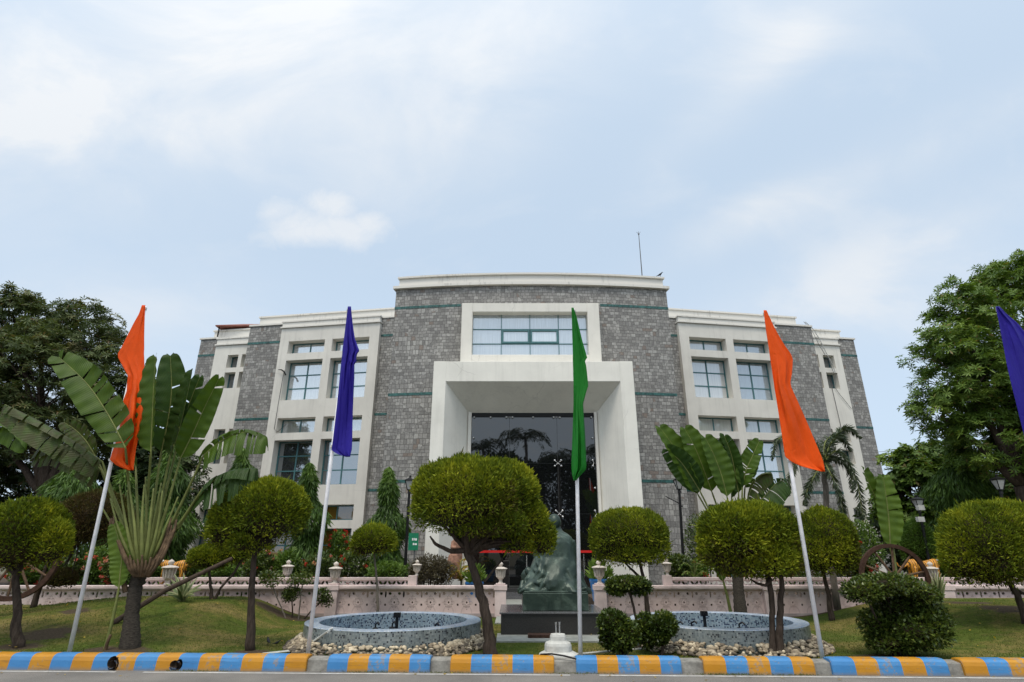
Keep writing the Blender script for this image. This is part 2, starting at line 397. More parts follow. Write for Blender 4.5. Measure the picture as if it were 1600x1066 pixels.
    M['topi'] = foliage('clipped_cypress', [(0, (.085, .058, .020)), (.13, (.10, .09, .018)), (.28, (.062, .102, .011)), (.55, (.158, .200, .014)), (.8, (.27, .30, .020)), (1, (.40, .39, .03))], .25, .7, .15)
    M['topibrown'] = foliage('browning_cypress', [(0, (.055, .035, .018)), (.4, (.085, .055, .022)), (.7, (.06, .062, .014)), (1, (.10, .10, .018))], .2, .7, .15)
    M['leafdark'] = foliage('dark_leaf', [(0, (.018, .034, .010)), (.5, (.032, .058, .014)), (.9, (.062, .095, .022)), (1, (.12, .09, .04))], .22)
    M['leafmid'] = foliage('mid_leaf', [(0, (.05, .10, .014)), (.5, (.105, .18, .026)), (.92, (.20, .29, .05)), (1, (.20, .14, .05))], .3)
    M['leafleft'] = foliage('olive_leaf', [(0, (.034, .056, .018)), (.5, (.066, .095, .028)), (.85, (.125, .16, .05)), (1, (.18, .12, .06))], .25)
    M['ashoka'] = foliage('drooping_leaf', [(0, (.03, .066, .012)), (.5, (.062, .125, .018)), (1, (.15, .25, .04))], .28)
    M['bushy'] = foliage('shrub_leaf', [(0, (.030, .052, .010)), (.5, (.064, .102, .015)), (1, (.18, .21, .034))], .2, .4, .45)
    M['drybush'] = foliage('dry_shrub_leaf', [(0, (.06, .05, .035)), (.5, (.10, .085, .055)), (1, (.17, .15, .07))], .2)
    M['palmleaf'] = foliage('palm_leaflet', [(0, (.030, .048, .024)), (.6, (.060, .085, .042)), (1, (.10, .115, .06))], .2, .45, .4)
    M['agave'] = foliage('agave_leaf', [(0, (.10, .155, .06)), (.5, (.17, .215, .09)), (1, (.40, .40, .21))], .12, .5)
    M['flower'] = foliage('blossom', [(0, (.50, .045, .03)), (.45, (.60, .14, .10)), (.75, (.62, .27, .22)), (1, (.66, .42, .20))], .25)
    M['redflower'] = foliage('red_blossom', [(0, (.50, .02, .02)), (1, (.66, .07, .05))], .25)
    M['yellow'] = foliage('yellow_frond', [(0, (.30, .19, .02)), (1, (.50, .36, .04))], .3)
    M['grass'] = foliage('grass_blade', [(0, (.060, .10, .014)), (.55, (.11, .145, .028)), (1, (.24, .20, .08))], .25, .6, .2)
    M['paddle'] = mk_paddle('paddle_leaf', (.058, .108, .012), (.082, .138, .020)); M['paddledark'] = mk_paddle('dark_paddle_leaf', (.034, .072, .014), (.050, .092, .020))
    M['paddlelite'] = mk_paddle('light_paddle_leaf', (.10, .17, .022), (.155, .225, .04)); M['paddlebrown'] = mk_paddle('withered_paddle_leaf', (.055, .095, .016), (.085, .13, .028), .55)
    M['petiole'] = plain('petiole', (.155, .175, .05), .55, .25, 0, .3, 5); M['petioleold'] = plain('old_leaf_sheath', (.11, .072, .042), .8, .2, 0, .45, 12)
    M['rust'] = plain('rusty_iron', (.060, .032, .022), .8, .2, 0, .35, 14, .4); M['wood'] = plain('weathered_wood', (.13, .082, .052), .85, .2, 0, .4, 12, .5)
    M['timber'] = plain('dark_timber', (.065, .045, .033), .85, .2, 0, .4, 12, .5)
    M['tiger'] = mk_tiger(); M['tigerwhite'] = plain('tiger_white', (.68, .66, .60), .5)
    M['terracotta'] = plain('carved_sandstone', (.30, .165, .115), .85, .2, 0, .4, 16, .5)
    M['signgreen'] = plain('sign_green', (.010, .17, .085), .5); M['signwhite'] = plain('sign_white', (.7, .72, .70), .6)
    M['tin'] = plain('tin_roof', (.23, .085, .062), .7, .3, 0, .3, 8); M['cable'] = plain('grey_cable', (.12, .12, .12), .6); M['lightcable'] = plain('pale_cable', (.45, .45, .43), .6)
    M['hose'] = plain('white_pipe', (.62, .62, .58), .5)
    M['feather'] = plain('dark_feather', (.012, .012, .013), .5)
setup_mats()

# ------------------------------------------------------------------ mesh builder
class MB:
    def __init__(s): s.v = []; s.f = []; s.uv = {}
    def add(s, vs, fs, uvs=None):
        o = len(s.v); s.v += [tuple(p) for p in vs]
        for i, f in enumerate(fs):
            if uvs is not None: s.uv[len(s.f)] = uvs[i]
            s.f.append(tuple(o+k for k in f))
    def hexa(s, p):
        s.add(p, [(0, 3, 2, 1), (4, 5, 6, 7), (0, 1, 5, 4), (1, 2, 6, 5), (2, 3, 7, 6), (3, 0, 4, 7)])
    def box(s, x0, x1, y0, y1, z0, z1):
        s.hexa([(x0, y0, z0), (x1, y0, z0), (x1, y1, z0), (x0, y1, z0), (x0, y0, z1), (x1, y0, z1), (x1, y1, z1), (x0, y1, z1)])
    def tube(s, pts, rad, n=8, cap=True):
        pts = [Vector(p) for p in pts]
        if not hasattr(rad, '__len__'): rad = [rad]*len(pts)
        vs = []; fs = []; up = Vector((0.31, 0.17, 1)).normalized()
        for i, p in enumerate(pts):
            d = (pts[min(i+1, len(pts)-1)]-pts[max(i-1, 0)]).normalized()
            a = d.cross(up)
            if a.length < .05: a = d.cross(Vector((1, 0, 0)))
            a.normalize(); b = d.cross(a)
            for k in range(n):
                t = 2*PI*k/n; vs.append(p+(a*math.cos(t)+b*math.sin(t))*rad[i])
        for i in range(len(pts)-1):
            for k in range(n): fs.append((i*n+k, i*n+(k+1) % n, (i+1)*n+(k+1) % n, (i+1)*n+k))
        if cap:
            fs.append(tuple(range(n))); fs.append(tuple((len(pts)-1)*n+k for k in range(n)))
        s.add(vs, fs)
    def lathe(s, prof, n=24, c=(0, 0, 0), close=False, uv=False):
        vs = []; fs = []; us = []
        cum = [0]
        for i in range(1, len(prof)): cum.append(cum[-1]+math.hypot(prof[i][0]-prof[i-1][0], prof[i][1]-prof[i-1][1]))
        for r, z in prof:
            for k in range(n):
                t = 2*PI*k/n; vs.append((c[0]+r*math.cos(t), c[1]+r*math.sin(t), c[2]+z))
        for i in range(len(prof)-1):
            R = max(prof[i][0], prof[i+1][0])
            for k in range(n):
                fs.append((i*n+k, i*n+(k+1) % n, (i+1)*n+(k+1) % n, (i+1)*n+k))
                a, b = 2*PI*k/n*R, 2*PI*(k+1)/n*R
                us.append([(a, cum[i]), (b, cum[i]), (b, cum[i+1]), (a, cum[i+1])])
        s.add(vs, fs, us if uv else None)
    def ell(s, c, r, nu=14, nv=9, rot=None):
        vs = []; fs = []
        for j in range(nv+1):
            ph = PI*j/nv
            for i in range(nu):
                t = 2*PI*i/nu; p = Vector((r[0]*math.sin(ph)*math.cos(t), r[1]*math.sin(ph)*math.sin(t), r[2]*math.cos(ph)))
                if rot: p = rot @ p
                vs.append(Vector(c)+p)
        for j in range(nv):
            for i in range(nu): fs.append((j*nu+i, j*nu+(i+1) % nu, (j+1)*nu+(i+1) % nu, (j+1)*nu+i))
        s.add(vs, fs)
    def loft(s, rings, cap=True):
        n = len(rings[0]); vs = [p for r in rings for p in r]; fs = []
        for i in range(len(rings)-1):
            for k in range(n): fs.append((i*n+k, i*n+(k+1) % n, (i+1)*n+(k+1) % n, (i+1)*n+k))
        if cap: fs.append(tuple(range(n))); fs.append(tuple((len(rings)-1)*n+k for k in range(n)))
        s.add(vs, fs)
    def build(s, name, mat, parent=None, origin=(0, 0, 0), smooth=False, bevel=0, recalc=True, weld=False, remesh=0):
        me = bpy.data.meshes.new(name); O = Vector(origin)
        me.from_pydata([tuple(Vector(p)-O) for p in s.v], [], s.f)
        if s.uv:
            ul = me.uv_layers.new(name='UVMap')
            for fi, q in s.uv.items():
                for li, u in zip(me.polygons[fi].loop_indices, q): ul.data[li].uv = u
        if recalc or weld:
            bm = bmesh.new(); bm.from_mesh(me)
            if weld: bmesh.ops.remove_doubles(bm, verts=bm.verts, dist=1e-4)
            if recalc: bmesh.ops.recalc_face_normals(bm, faces=bm.faces)
            bm.to_mesh(me); bm.free()
        me.materials.append(mat)
        if smooth: me.polygons.foreach_set('use_smooth', [True]*len(me.polygons))
        o = bpy.data.objects.new(name, me); COL.objects.link(o)
        if parent: o.parent = parent
        else: o.location = O
        if bevel:
            b = o.modifiers.new('bevel', 'BEVEL'); b.width = bevel; b.segments = 2; b.limit_method = 'ANGLE'
        if remesh:
            r = o.modifiers.new('remesh', 'REMESH'); r.mode = 'VOXEL'; r.voxel_size = remesh; r.use_smooth_shade = True
            sm = o.modifiers.new('smooth', 'SMOOTH'); sm.iterations = 2
        return o

def tag(o, label=None, cat=None, group=None, kind=None):
    if label: o['label'] = label
    if cat: o['category'] = cat
    if group: o['group'] = group
    if kind: o['kind'] = kind
    return o
def thing(name, loc, label, cat, group=None, rz=0):
    o = bpy.data.objects.new(name, None); COL.objects.link(o); o.location = loc; o.rotation_euler = (0, 0, rz)
    o.empty_display_size = .2
    return tag(o, label, cat, group)
def copy_tree(o, parent=None):
    c = o.copy(); COL.objects.link(c)
    if parent: c.parent = parent
    for ch in list(o.children): copy_tree(ch, c)
    return c

# ------------------------------------------------------------------ leaves (numpy)
def unit(a): return a/np.maximum(np.linalg.norm(a, axis=1, keepdims=True), 1e-9)
def leaf_obj(name, mat, P, D, L, W, rng, tint, parent=None, origin=(0, 0, 0), flat=None, mid=.45, core=None, fold=0.0):
    """P base points, D unit directions, L lengths, W half-widths -> one mesh of diamond leaves (plus optional core shells)"""
    n = len(P); L = np.broadcast_to(np.asarray(L, float), (n,))[:, None]; W = np.broadcast_to(np.asarray(W, float), (n,))[:, None]
    R = rng.normal(size=(n, 3)) if flat is None else flat + rng.normal(size=(n, 3))*.35
    Sd = unit(np.cross(D, R)); 
    O = np.asarray(origin)
    v = np.empty((n, 4, 3)); v[:, 0] = P; v[:, 2] = P+D*L
    m = P+D*L*mid
    if fold: m = m - np.cross(D, Sd)*W*fold
    v[:, 1] = m+Sd*W; v[:, 3] = m-Sd*W
    v = v.reshape(-1, 3)-O
    faces = np.arange(4*n).reshape(n, 4)
    me = bpy.data.meshes.new(name)
    cv = cf = None
    nc = 0
    if core is not None:
        cv = np.asarray(core[0])-O; cf = np.asarray(core[1])+4*n; nc = len(cf)
        v = np.vstack([v, cv]); faces = np.vstack([faces, cf])
    nf = len(faces)
    me.vertices.add(len(v)); me.vertices.foreach_set('co', v.ravel())
    me.loops.add(nf*4); me.loops.foreach_set('vertex_index', faces.ravel().astype(np.int32))
    me.polygons.add(nf); me.polygons.foreach_set('loop_start', np.arange(0, nf*4, 4, dtype=np.int32))
    try: me.polygons.foreach_set('loop_total', np.full(nf, 4, dtype=np.int32))
    except Exception: pass
    me.update(calc_edges=True)
    me.materials.append(mat)
    if core is not None:
        me.materials.append(core[2]); mi = np.zeros(nf, dtype=np.int32); mi[n:] = 1; me.polygons.foreach_set('material_index', mi)
    a = me.attributes.new('tint', 'FLOAT', 'FACE'); t = np.zeros(nf); t[:n] = np.clip(tint, 0, 1); a.data.foreach_set('value', t)
    o = bpy.data.objects.new(name, me); COL.objects.link(o)
    if parent: o.parent = parent
    else: o.location = origin
    return o
def sph(rng, n): return unit(rng.normal(size=(n, 3)))
def lump(P, seed, sc):                       # smooth pseudo noise in [-1,1]
    a = P*sc+seed
    return (np.sin(a[:, 0]*1.7+np.sin(a[:, 1]*2.3)) + np.sin(a[:, 1]*1.9+np.sin(a[:, 2]*2.1)+1.3) + np.sin(a[:, 2]*1.5+np.sin(a[:, 0]*2.7)+2.1))/3
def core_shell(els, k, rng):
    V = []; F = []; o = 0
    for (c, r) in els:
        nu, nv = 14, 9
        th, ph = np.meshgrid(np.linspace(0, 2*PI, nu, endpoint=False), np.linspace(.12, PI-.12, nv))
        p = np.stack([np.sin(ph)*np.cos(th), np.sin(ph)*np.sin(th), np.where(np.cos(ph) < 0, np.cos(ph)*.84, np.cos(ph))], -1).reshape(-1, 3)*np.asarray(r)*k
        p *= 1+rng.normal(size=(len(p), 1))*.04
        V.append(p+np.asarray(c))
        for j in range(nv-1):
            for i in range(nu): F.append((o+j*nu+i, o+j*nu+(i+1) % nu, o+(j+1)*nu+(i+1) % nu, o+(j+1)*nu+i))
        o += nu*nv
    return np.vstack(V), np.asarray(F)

def crown_clipped(parent, origin, els, n, rng, mat, L=.06, W=.018, under=.25, sparse=.35, name='crown', core=True, twigs=True, brown=0.0):
    """clipped crown: short sprays over blobs; thin and dry underneath so that the twiggy inside shows"""
    vols = np.array([r[0]*r[1]+r[0]*r[2]+r[1]*r[2] for c, r in els]); cnt = (vols/vols.sum()*n*1.7).astype(int)
    PP = []; NN = []; HH = []
    for (c, r), k in zip(els, cnt):
        d = sph(rng, k); c = np.asarray(c); r = np.asarray(r)
        zz = d[:, 2]; fl = np.where(zz < 0, np.sqrt((1-zz**4)/np.maximum(1-zz**2, 1e-6)), 1.0); shp = np.stack([d[:, 0]*fl, d[:, 1]*fl, np.where(zz < 0, zz*.84, zz)], 1)
        p = shp*r; nrm = unit(d/r)
        sc = 1+.06*lump(p, c[0]*3.1, 5.0)+.05*lump(p, c[2], 13.0)+.025*lump(p, c[1], 29.0)
        low = np.clip(-d[:, 2]-.1, 0, 1)
        rad = (1-np.abs(rng.normal(size=k))*(.06+.10*low))+low*rng.normal(size=k)*.10
        P = c+p*(sc*rad)[:, None]
        keep = np.ones(k, bool)
        for (c2, r2) in els:
            c2 = np.asarray(c2); r2 = np.asarray(r2)
            if np.allclose(c2, c): continue
            keep &= (((P-c2)/(r2*.93))**2).sum(1) > 1
        h = d[:, 2]
        prob = np.where(h > .1, 1.0, np.clip(1+(h-.1)*(1-sparse)/.6, sparse*.7, 1))
        keep &= rng.random(k) < prob
        PP.append(P[keep]); NN.append(nrm[keep]); HH.append(h[keep])
    P = np.vstack(PP); Nn = np.vstack(NN); h = np.concatenate(HH)
    D = unit(Nn*.7+rng.normal(size=P.shape)*.42+np.array([0, 0, .5]))
    t = .56+.22*lump(P, 3.3, 3.2)+.12*lump(P, 9.1, 11)+rng.normal(size=len(P))*.13
    dry = (lump(P, 5.5, 2.2) - h*.9) > .62                     # dead dry patches, mostly low on the crown
    t = np.where(dry & (rng.random(len(P)) < .6), .08+rng.random(len(P))*.15, t)
    t -= brown
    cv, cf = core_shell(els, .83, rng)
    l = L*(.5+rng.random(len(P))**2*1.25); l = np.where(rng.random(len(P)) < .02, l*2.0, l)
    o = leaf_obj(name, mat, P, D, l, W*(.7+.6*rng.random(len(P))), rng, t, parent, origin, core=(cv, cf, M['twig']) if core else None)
    if twigs:
        m = MB()
        for _ in range(int(34*len(els))):
            c, r = els[rng.integers(len(els))]; d = sph(rng, 1)[0]; d[2] = -abs(d[2])*.9+.1
            p = np.asarray(c)+d*np.asarray(r)*.84; q = np.asarray(c)+(d+rng.normal(size=3)*.16)*np.asarray(r)*(1.0+rng.random()*.07)
            m.tube([p, (p+q)/2+rng.normal(size=3)*.02, q], [.005, .004, .002], 4, False)
        m.build('twigs', M['twig'], parent, origin, recalc=False)['kind'] = 'stuff'
    return o

def px_ell(px, py, rx, ry, Y, dep=None):
    k = mpp(py, Y); c = at(px, py, Y)
    u = (px-800)/FPX; v = (py-533)/FPX; dp = dep if dep else rx          # a round body seen off-axis looks stretched: allow for it
    hx = math.sqrt(max(rx*rx-(u*dp*.8)**2, (.72*rx)**2)); hz = math.sqrt(max(ry*ry-(v*dp*.8)**2, (.7*ry)**2))
    return (tuple(c), (hx*k, dp*k*.85, hz*k))

def trunk_mesh(parent, origin, paths, mat, name='trunk', n=9):
    m = MB()
    for pts, rad in paths:
        pts = [Vector(p) for p in pts]
        # subdivide + wobble
        P = []; R = []
        for i in range(len(pts)-1):
            for k in range(4):
                f = k/4; q = pts[i].lerp(pts[i+1], f)
                w = .25*max(rad[i], .01) if (i or k) else 0
                P.append(q+Vector((random.uniform(-w, w), random.uniform(-w, w), 0))); R.append(rad[i]+(rad[i+1]-rad[i])*f)
        P.append(pts[-1]); R.append(rad[-1])
        m.tube(P, R, n)
    return m.build(name, mat, parent, origin, smooth=True)
# ------------------------------------------------------------------ setting
KS = -0.034                                     # the kerb runs slightly towards the viewer on the right
def kerb_y(x): return 9.1+KS*x
def smooth(e0, e1, x):
    t = min(1, max(0, (x-e0)/(e1-e0))); return t*t*(3-2*t)
def lawn_z(x, y):
    z = .10
    yy = y-kerb_y(x)
    l = smooth(-4.9, -6.6, x)*(.48 if x > -9 else .48-.20*smooth(-9, -11.5, x))
    r = smooth(6.6, 9.8, x)*.44
    z += (l+r)*smooth(.3, 4.6, yy)
    z += .022*mnoise.noise((x*.6, y*.6, 0)) * smooth(.2, 1.2, yy)
    if y > 15.2: z -= (l+r)*.25*smooth(15.2, 15.6, y)
    return z

def sheet(name, x0, x1, y0, y1, z, mat, kind='structure'):
    m = MB(); m.add([(x0, y0, z), (x1, y0, z), (x1, y1, z), (x0, y1, z)], [(0, 1, 2, 3)])
    o = m.build(name, mat); return tag(o, kind=kind)
sheet('ground', -900, 900, -900, 900, -.03, M['earth'])
m = MB()
m.add([(-60, -14, 0), (60, -14, 0), (60, kerb_y(60)+.12, 0), (-60, kerb_y(-60)+.12, 0)], [(0, 1, 2, 3)])
tag(m.build('road', M['asphalt']), kind='structure')
m = MB()
xs = [-24+i*.4 for i in range(121)]
for a, b in zip(xs[:-1], xs[1:]):
    if random.random() < .05: continue
    w0, w1 = random.uniform(.045, .06), random.uniform(.045, .06)
    m.add([(a, kerb_y(a)-.13-w0*.5, .004), (b, kerb_y(b)-.13-w0*.5, .004), (b, kerb_y(b)-.13+w1*.5, .004), (a, kerb_y(a)-.13+w1*.5, .004)], [(0, 1, 2, 3)])
tag(m.build('road_edge_line', M['line'], recalc=False), kind='structure')
# lawn
m = MB(); nx, ny = 240, 44
for j in range(ny+1):
    for i in range(nx+1):
        x = -24+48*i/nx; y0 = kerb_y(x)+.24; y = y0+(15.72-y0)*j/ny
        m.v.append((x, y, lawn_z(x, y)))
for j in range(ny):
    for i in range(nx): m.f.append((j*(nx+1)+i, j*(nx+1)+i+1, (j+1)*(nx+1)+i+1, (j+1)*(nx+1)+i))
SOILS = [(gnd(*q, .12), rr) for q, rr in (((30, 1012), .42), ((200, 1018), .45), ((164, 1016), .35), ((392, 1017), .42), ((768, 1022), .36), ((1217, 1023), .3), ((972, 1028), .34), ((1034, 1024), .3), ((1400, 1030), .8), ((70, 1002), .6), ((1520, 975), .6), ((1590, 985), .7), ((110, 985), .35))]
SOILS += [(Vector((at(x, 960, 14.7).x, 14.8, 0)), .5) for x in (420, 450, 480, 520)]+[(Vector((x*.5-8, 15.45, 0)), .35) for x in range(50)]
def soil_at(x, y): return max(max(0.0, 1-math.hypot(x-q.x, (y-q.y)*1.2)/rr*.62) for q, rr in SOILS)
lw = m.build('lawn', M['lawn'], smooth=True, recalc=False); tag(lw, kind='structure')
sa = lw.data.attributes.new('soil', 'FLOAT', 'POINT'); sa.data.foreach_set('value', [min(1, soil_at(v.co.x, v.co.y)) for v in lw.data.vertices])
# raised planting bed between the garden wall and the building, and the paved way in
m = MB()
m.box(-30, at(776, 950, 15.5).x, 15.9, 36, -.02, .34); m.box(at(945, 950, 15.5).x, 34, 15.9, 36, -.02, .34)
tag(m.build('planting_bed', M['soil']), kind='structure')
m = MB(); m.box(at(776, 950, 15.5).x+.002, at(945, 950, 15.5).x-.002, 13.9, 21.8, -.02, .118)
tag(m.build('entrance_path', M['paving']), kind='structure')
p0 = gnd(775, 1003, .11); p1 = gnd(955, 1003, .11)
m = MB(); m.box(p0.x, p1.x+.1, 11.25, 12.3, 0, .116); tag(m.build('concrete_apron', M['paving']), kind='structure')

# grass blades
rng = np.random.default_rng(3)
N = 95000
gx = rng.uniform(-12.5, 13, N); gy = np.array([kerb_y(x) for x in gx])+.25+rng.random(N)**1.6*5.5
ok = (np.abs(gx) < gy*.98+.8)
# not under basins and pedestal
for cx, cy, r in ((-2.1, 11.3, 1.8), (3.68, 11.4, 1.8)): ok &= (gx-cx)**2+(gy-cy)**2 > r*r
ok &= ~((gx > p0.x-.02) & (gx < p1.x+.12) & (gy > 11.2))
ok &= gy < 15.3
ok &= np.array([soil_at(x_, y_) for x_, y_ in zip(gx, gy)]) < .42+.15*rng.random(N)
dens = .5+.5*np.sin(gx*1.9+np.sin(gy*2.7)*1.4)*np.sin(gy*1.3+gx*.6)
ok &= rng.random(N) < .55+.45*dens
gx = gx[ok]; gy = gy[ok]; gz = np.array([lawn_z(a, b) for a, b in zip(gx, gy)])
P = np.stack([gx, gy, gz-.004], 1); D = unit(np.stack([rng.normal(size=len(gx))*.5, rng.normal(size=len(gx))*.5, np.ones(len(gx))], 1))
tn = .38+.25*lump(P, 2.2, 1.1)+.12*lump(P, 7, 4.1)+rng.normal(size=len(gx))*.16
o = leaf_obj('lawn_grass', M['grass'], P, D, rng.uniform(.018, .042, len(gx)), .0045, rng, tn)
tag(o, kind='stuff')
# weeds and grit along the foot of the kerb, dead leaves on the turf
N = 1500; wx = np.concatenate([rng.normal(c, .25, N//10) for c in rng.uniform(-10, 10, 10)]); wy = np.array([kerb_y(x) for x in wx])-np.abs(rng.normal(size=len(wx)))*.025-.004
o = leaf_obj('gutter_weeds', M['grass'], np.stack([wx, wy, np.full(len(wx), .002)], 1), unit(rng.normal(size=(len(wx), 3))*np.array([.7, .5, .3])+np.array([0, -.2, .7])), rng.uniform(.01, .035, len(wx)), .004, rng, .4+rng.normal(size=len(wx))*.25); tag(o, kind='stuff')
N = 260; fx = rng.uniform(-11, 12, N); fy = np.array([kerb_y(x) for x in fx])+np.where(rng.random(N) < .22, -rng.uniform(.03, .5, N), .3+rng.uniform(0, 5, N))
fz = np.array([lawn_z(x, y)+.03 if y > kerb_y(x)+.2 else .012 for x, y in zip(fx, fy)])
o = leaf_obj('fallen_leaves', M['yellow'], np.stack([fx, fy, fz], 1), unit(rng.normal(size=(N, 3))*np.array([1, 1, .12])), rng.uniform(.03, .075, N), rng.uniform(.008, .018, N), rng, rng.random(N), flat=np.tile(np.array([0., 0., 1.]), (N, 1))); tag(o, kind='stuff')

# ------------------------------------------------------------------ kerb
PROF = [(0.0, 0.0), (.012, .12), (.028, .165), (.06, .19), (.10, .2), (.20, .2), (.255, .185), (.27, .15), (.27, 0.0)]
def kerb_mesh(L, mat, name, taperL=True, taperR=True):
    m = MB(); n = int(L/.06); rings = []
    for i in range(n+1):
        x = L*i/n
        rings.append((x, 1.0, 0.0))
    # slightly rounded ends
    if taperL: rings = [(0, .93, .012), (.012, .985, .003)]+rings[1:]
    if taperR: rings = rings[:-1]+[(L-.012, .985, .003), (L, .93, .012)]
    np_ = len(PROF); vs = []; fs = []; us = []
    cum = [0]
    for i in range(1, np_): cum.append(cum[-1]+math.hypot(PROF[i][0]-PROF[i-1][0], PROF[i][1]-PROF[i-1][1]))
    for x, k, ins in rings:
        lean = .035
        for (y, z) in PROF:
            jj = .004*mnoise.noise((x*4, y*9+3, z*7+L))
            vs.append((x - (lean*(z/.2) if False else 0), ins+y*(1-ins*4)+jj, z*k+jj*(1 if z > 0 else 0)))
    for i in range(len(rings)-1):
        for j in range(np_-1):
            fs.append((i*np_+j, (i+1)*np_+j, (i+1)*np_+j+1, i*np_+j+1))
            a, b = rings[i][0], rings[i+1][0]
            us.append([(a/BLK, cum[j]), (b/BLK, cum[j]), (b/BLK, cum[j+1]), (a/BLK, cum[j+1])])
    e0 = tuple(range(np_)); e1 = tuple((len(rings)-1)*np_+j for j in range(np_))
    fs += [e0, e1]; us += [[(0.01, .15)]*np_, [((L-.01)/BLK, .15)]*np_]
    m.add(vs, fs, us)
    return m
BLK = .312
units = [(508, 671, 'A'), (703, 866, 'B'), (900, 1063, 'A'), (1097, 1266, 'B'), (1292, 1467, 'A'), (1490, 1660, 'B')]
KL = {'A': 'short kerb unit with three blue and two yellow blocks', 'B': 'short kerb unit with three yellow and two blue blocks'}
KW = ['between the leftmost gap and the fountain', 'in front of the white stepped block', 'in front of the flat topped bonsai', 'in front of the double trunked topiary', 'in front of the large dark shrub', 'at the right edge of the road']
ang = math.atan(KS)
for (a, b, k), wtxt in zip(units, KW):
    x0 = gnd(a, 1051, 0).x; x1 = gnd(b, 1051, 0).x
    BLK = (x1-x0)/5.0
    o = kerb_mesh(x1-x0, M['kerb'+('B' if k == 'A' else 'A')], 'kerb').build('painted_kerb', M['kerb'+('B' if k == 'A' else 'A')], None)
    o.location = (x0, kerb_y(x0), 0); o.rotation_euler = (0, 0, ang)
    tag(o, KL[k]+' '+wtxt, 'kerb', 'blue and yellow painted kerb units')
# the long unit on the left with two broken holes
xe = gnd(478, 1049, 0).x; xs0 = gnd(-240, 1044, 0).x
BLK = .3115; Lk = math.floor((xe-xs0)/BLK)*BLK
if int(round(Lk/BLK)) % 2 == 0: Lk -= BLK
m = kerb_mesh(Lk, M['kerbA'], 'kerb', True, True)
long_k = m.build('painted_kerb', M['kerbA'])
long_k.location = (xe-Lk, kerb_y(xe-Lk), 0); long_k.rotation_euler = (0, 0, ang)
cm = MB()
for hx, r in ((172, .10), (272, .085)):
    x = gnd(hx, 1049, 0).x-(xe-Lk)
    for k in range(5):
        cm.ell((x+random.uniform(-.05, .05), -.015, .085+random.uniform(-.03, .02)), (r*random.uniform(.55, .85), .14, r*random.uniform(.6, .9)), 10, 7)
cut = cm.build('kerb_cutter', M['soil']); cut.location = long_k.location; cut.rotation_euler = long_k.rotation_euler
bo = long_k.modifiers.new('holes', 'BOOLEAN'); bo.object = cut; bo.operation = 'DIFFERENCE'; bo.solver = 'EXACT'; bo.use_self = True
bpy.context.view_layer.update()
dg = bpy.context.evaluated_depsgraph_get()
me2 = bpy.data.meshes.new_from_object(long_k.evaluated_get(dg)); long_k.modifiers.clear()
if len(me2.polygons) > 50: long_k.data = me2
bpy.data.objects.remove(cut)
if len(long_k.data.materials) < 2: long_k.data.materials.append(M['soil'])
bm_ = bmesh.new(); bm_.from_mesh(long_k.data)
bmesh.ops.delete(bm_, geom=[f for f in bm_.faces if f.calc_center_median().y < -.009], context='FACES'); bm_.to_mesh(long_k.data); bm_.free()
for pg in long_k.data.polygons:                       # broken rubble inside the two holes
    c_ = pg.center
    pg.material_index = 1 if (.022 < c_.y < .22 and c_.z < .17 and c_.x > .2 and c_.x < Lk-.2) else 0
for hx in (172, 272):
    x = gnd(hx, 1049, 0).x-(xe-Lk); m = MB()
    for k in range(9): m.ell((x+random.uniform(-.10, .10), random.uniform(.15, .20), random.uniform(.0, .12)), (random.uniform(.04, .07), .05, random.uniform(.03, .06)), 9, 6)
    for k in range(5): m.ell((x+random.uniform(-.07, .07), random.uniform(.06, .12), .012), (random.uniform(.03, .05), .035, random.uniform(.012, .028)), 8, 6)
    m.build('rubble', M['soil'], long_k)
tag(long_k, 'long kerb unit of blue and yellow blocks with two broken holes', 'kerb', 'blue and yellow painted kerb units')
# rough concrete showing in the gaps between the units
m = MB()
for ga_, gb_ in ((478, 508), (671, 703), (866, 900), (1063, 1097), (1266, 1292), (1467, 1490)):
    X0, X1 = gnd(ga_, 1051, 0).x-.04, gnd(gb_, 1051, 0).x+.04
    m.hexa([(X0, kerb_y(X0)+.05, -.02), (X1, kerb_y(X1)+.05, -.02), (X1, kerb_y(X1)+.262, -.02), (X0, kerb_y(X0)+.262, -.02),
            (X0, kerb_y(X0)+.07, .145), (X1, kerb_y(X1)+.07, .145), (X1, kerb_y(X1)+.262, .165), (X0, kerb_y(X0)+.262, .165)])
tag(m.build('kerb_footing', M['concrete'], bevel=.012), kind='structure')

# ------------------------------------------------------------------ main building
XB = .82
B0 = (XB, 21.6, 0)
bld = thing('stone_building', B0, 'three storey grey stone office building with white window bays and tall entrance porch', 'building')
def W(sg, t, n, z, off=0.0):
    Y = 25.3+off+.165*(t-6); nx, ny = sg*.163, -.987
    return (XB+sg*t+nx*n, Y+ny*n, z)
def wbox(m, sg, t0, t1, n0, n1, z0, z1, off=0.0):
    p = [W(sg, t, n, z, off) for z in (z0, z1) for (t, n) in ((t0, n0), (t1, n0), (t1, n1), (t0, n1))]
    m.hexa(p)
def wquad_uv(m, sg, t0, t1, n, z0, z1, off=0.0, u0=0):
    m.add([W(sg, t0, n, z0, off), W(sg, t1, n, z0, off), W(sg, t1, n, z1, off), W(sg, t0, n, z1, off)], [(0, 1, 2, 3)],
          [[(t0*sg+u0, z0), (t1*sg+u0, z0), (t1*sg+u0, z1), (t0*sg+u0, z1)]])
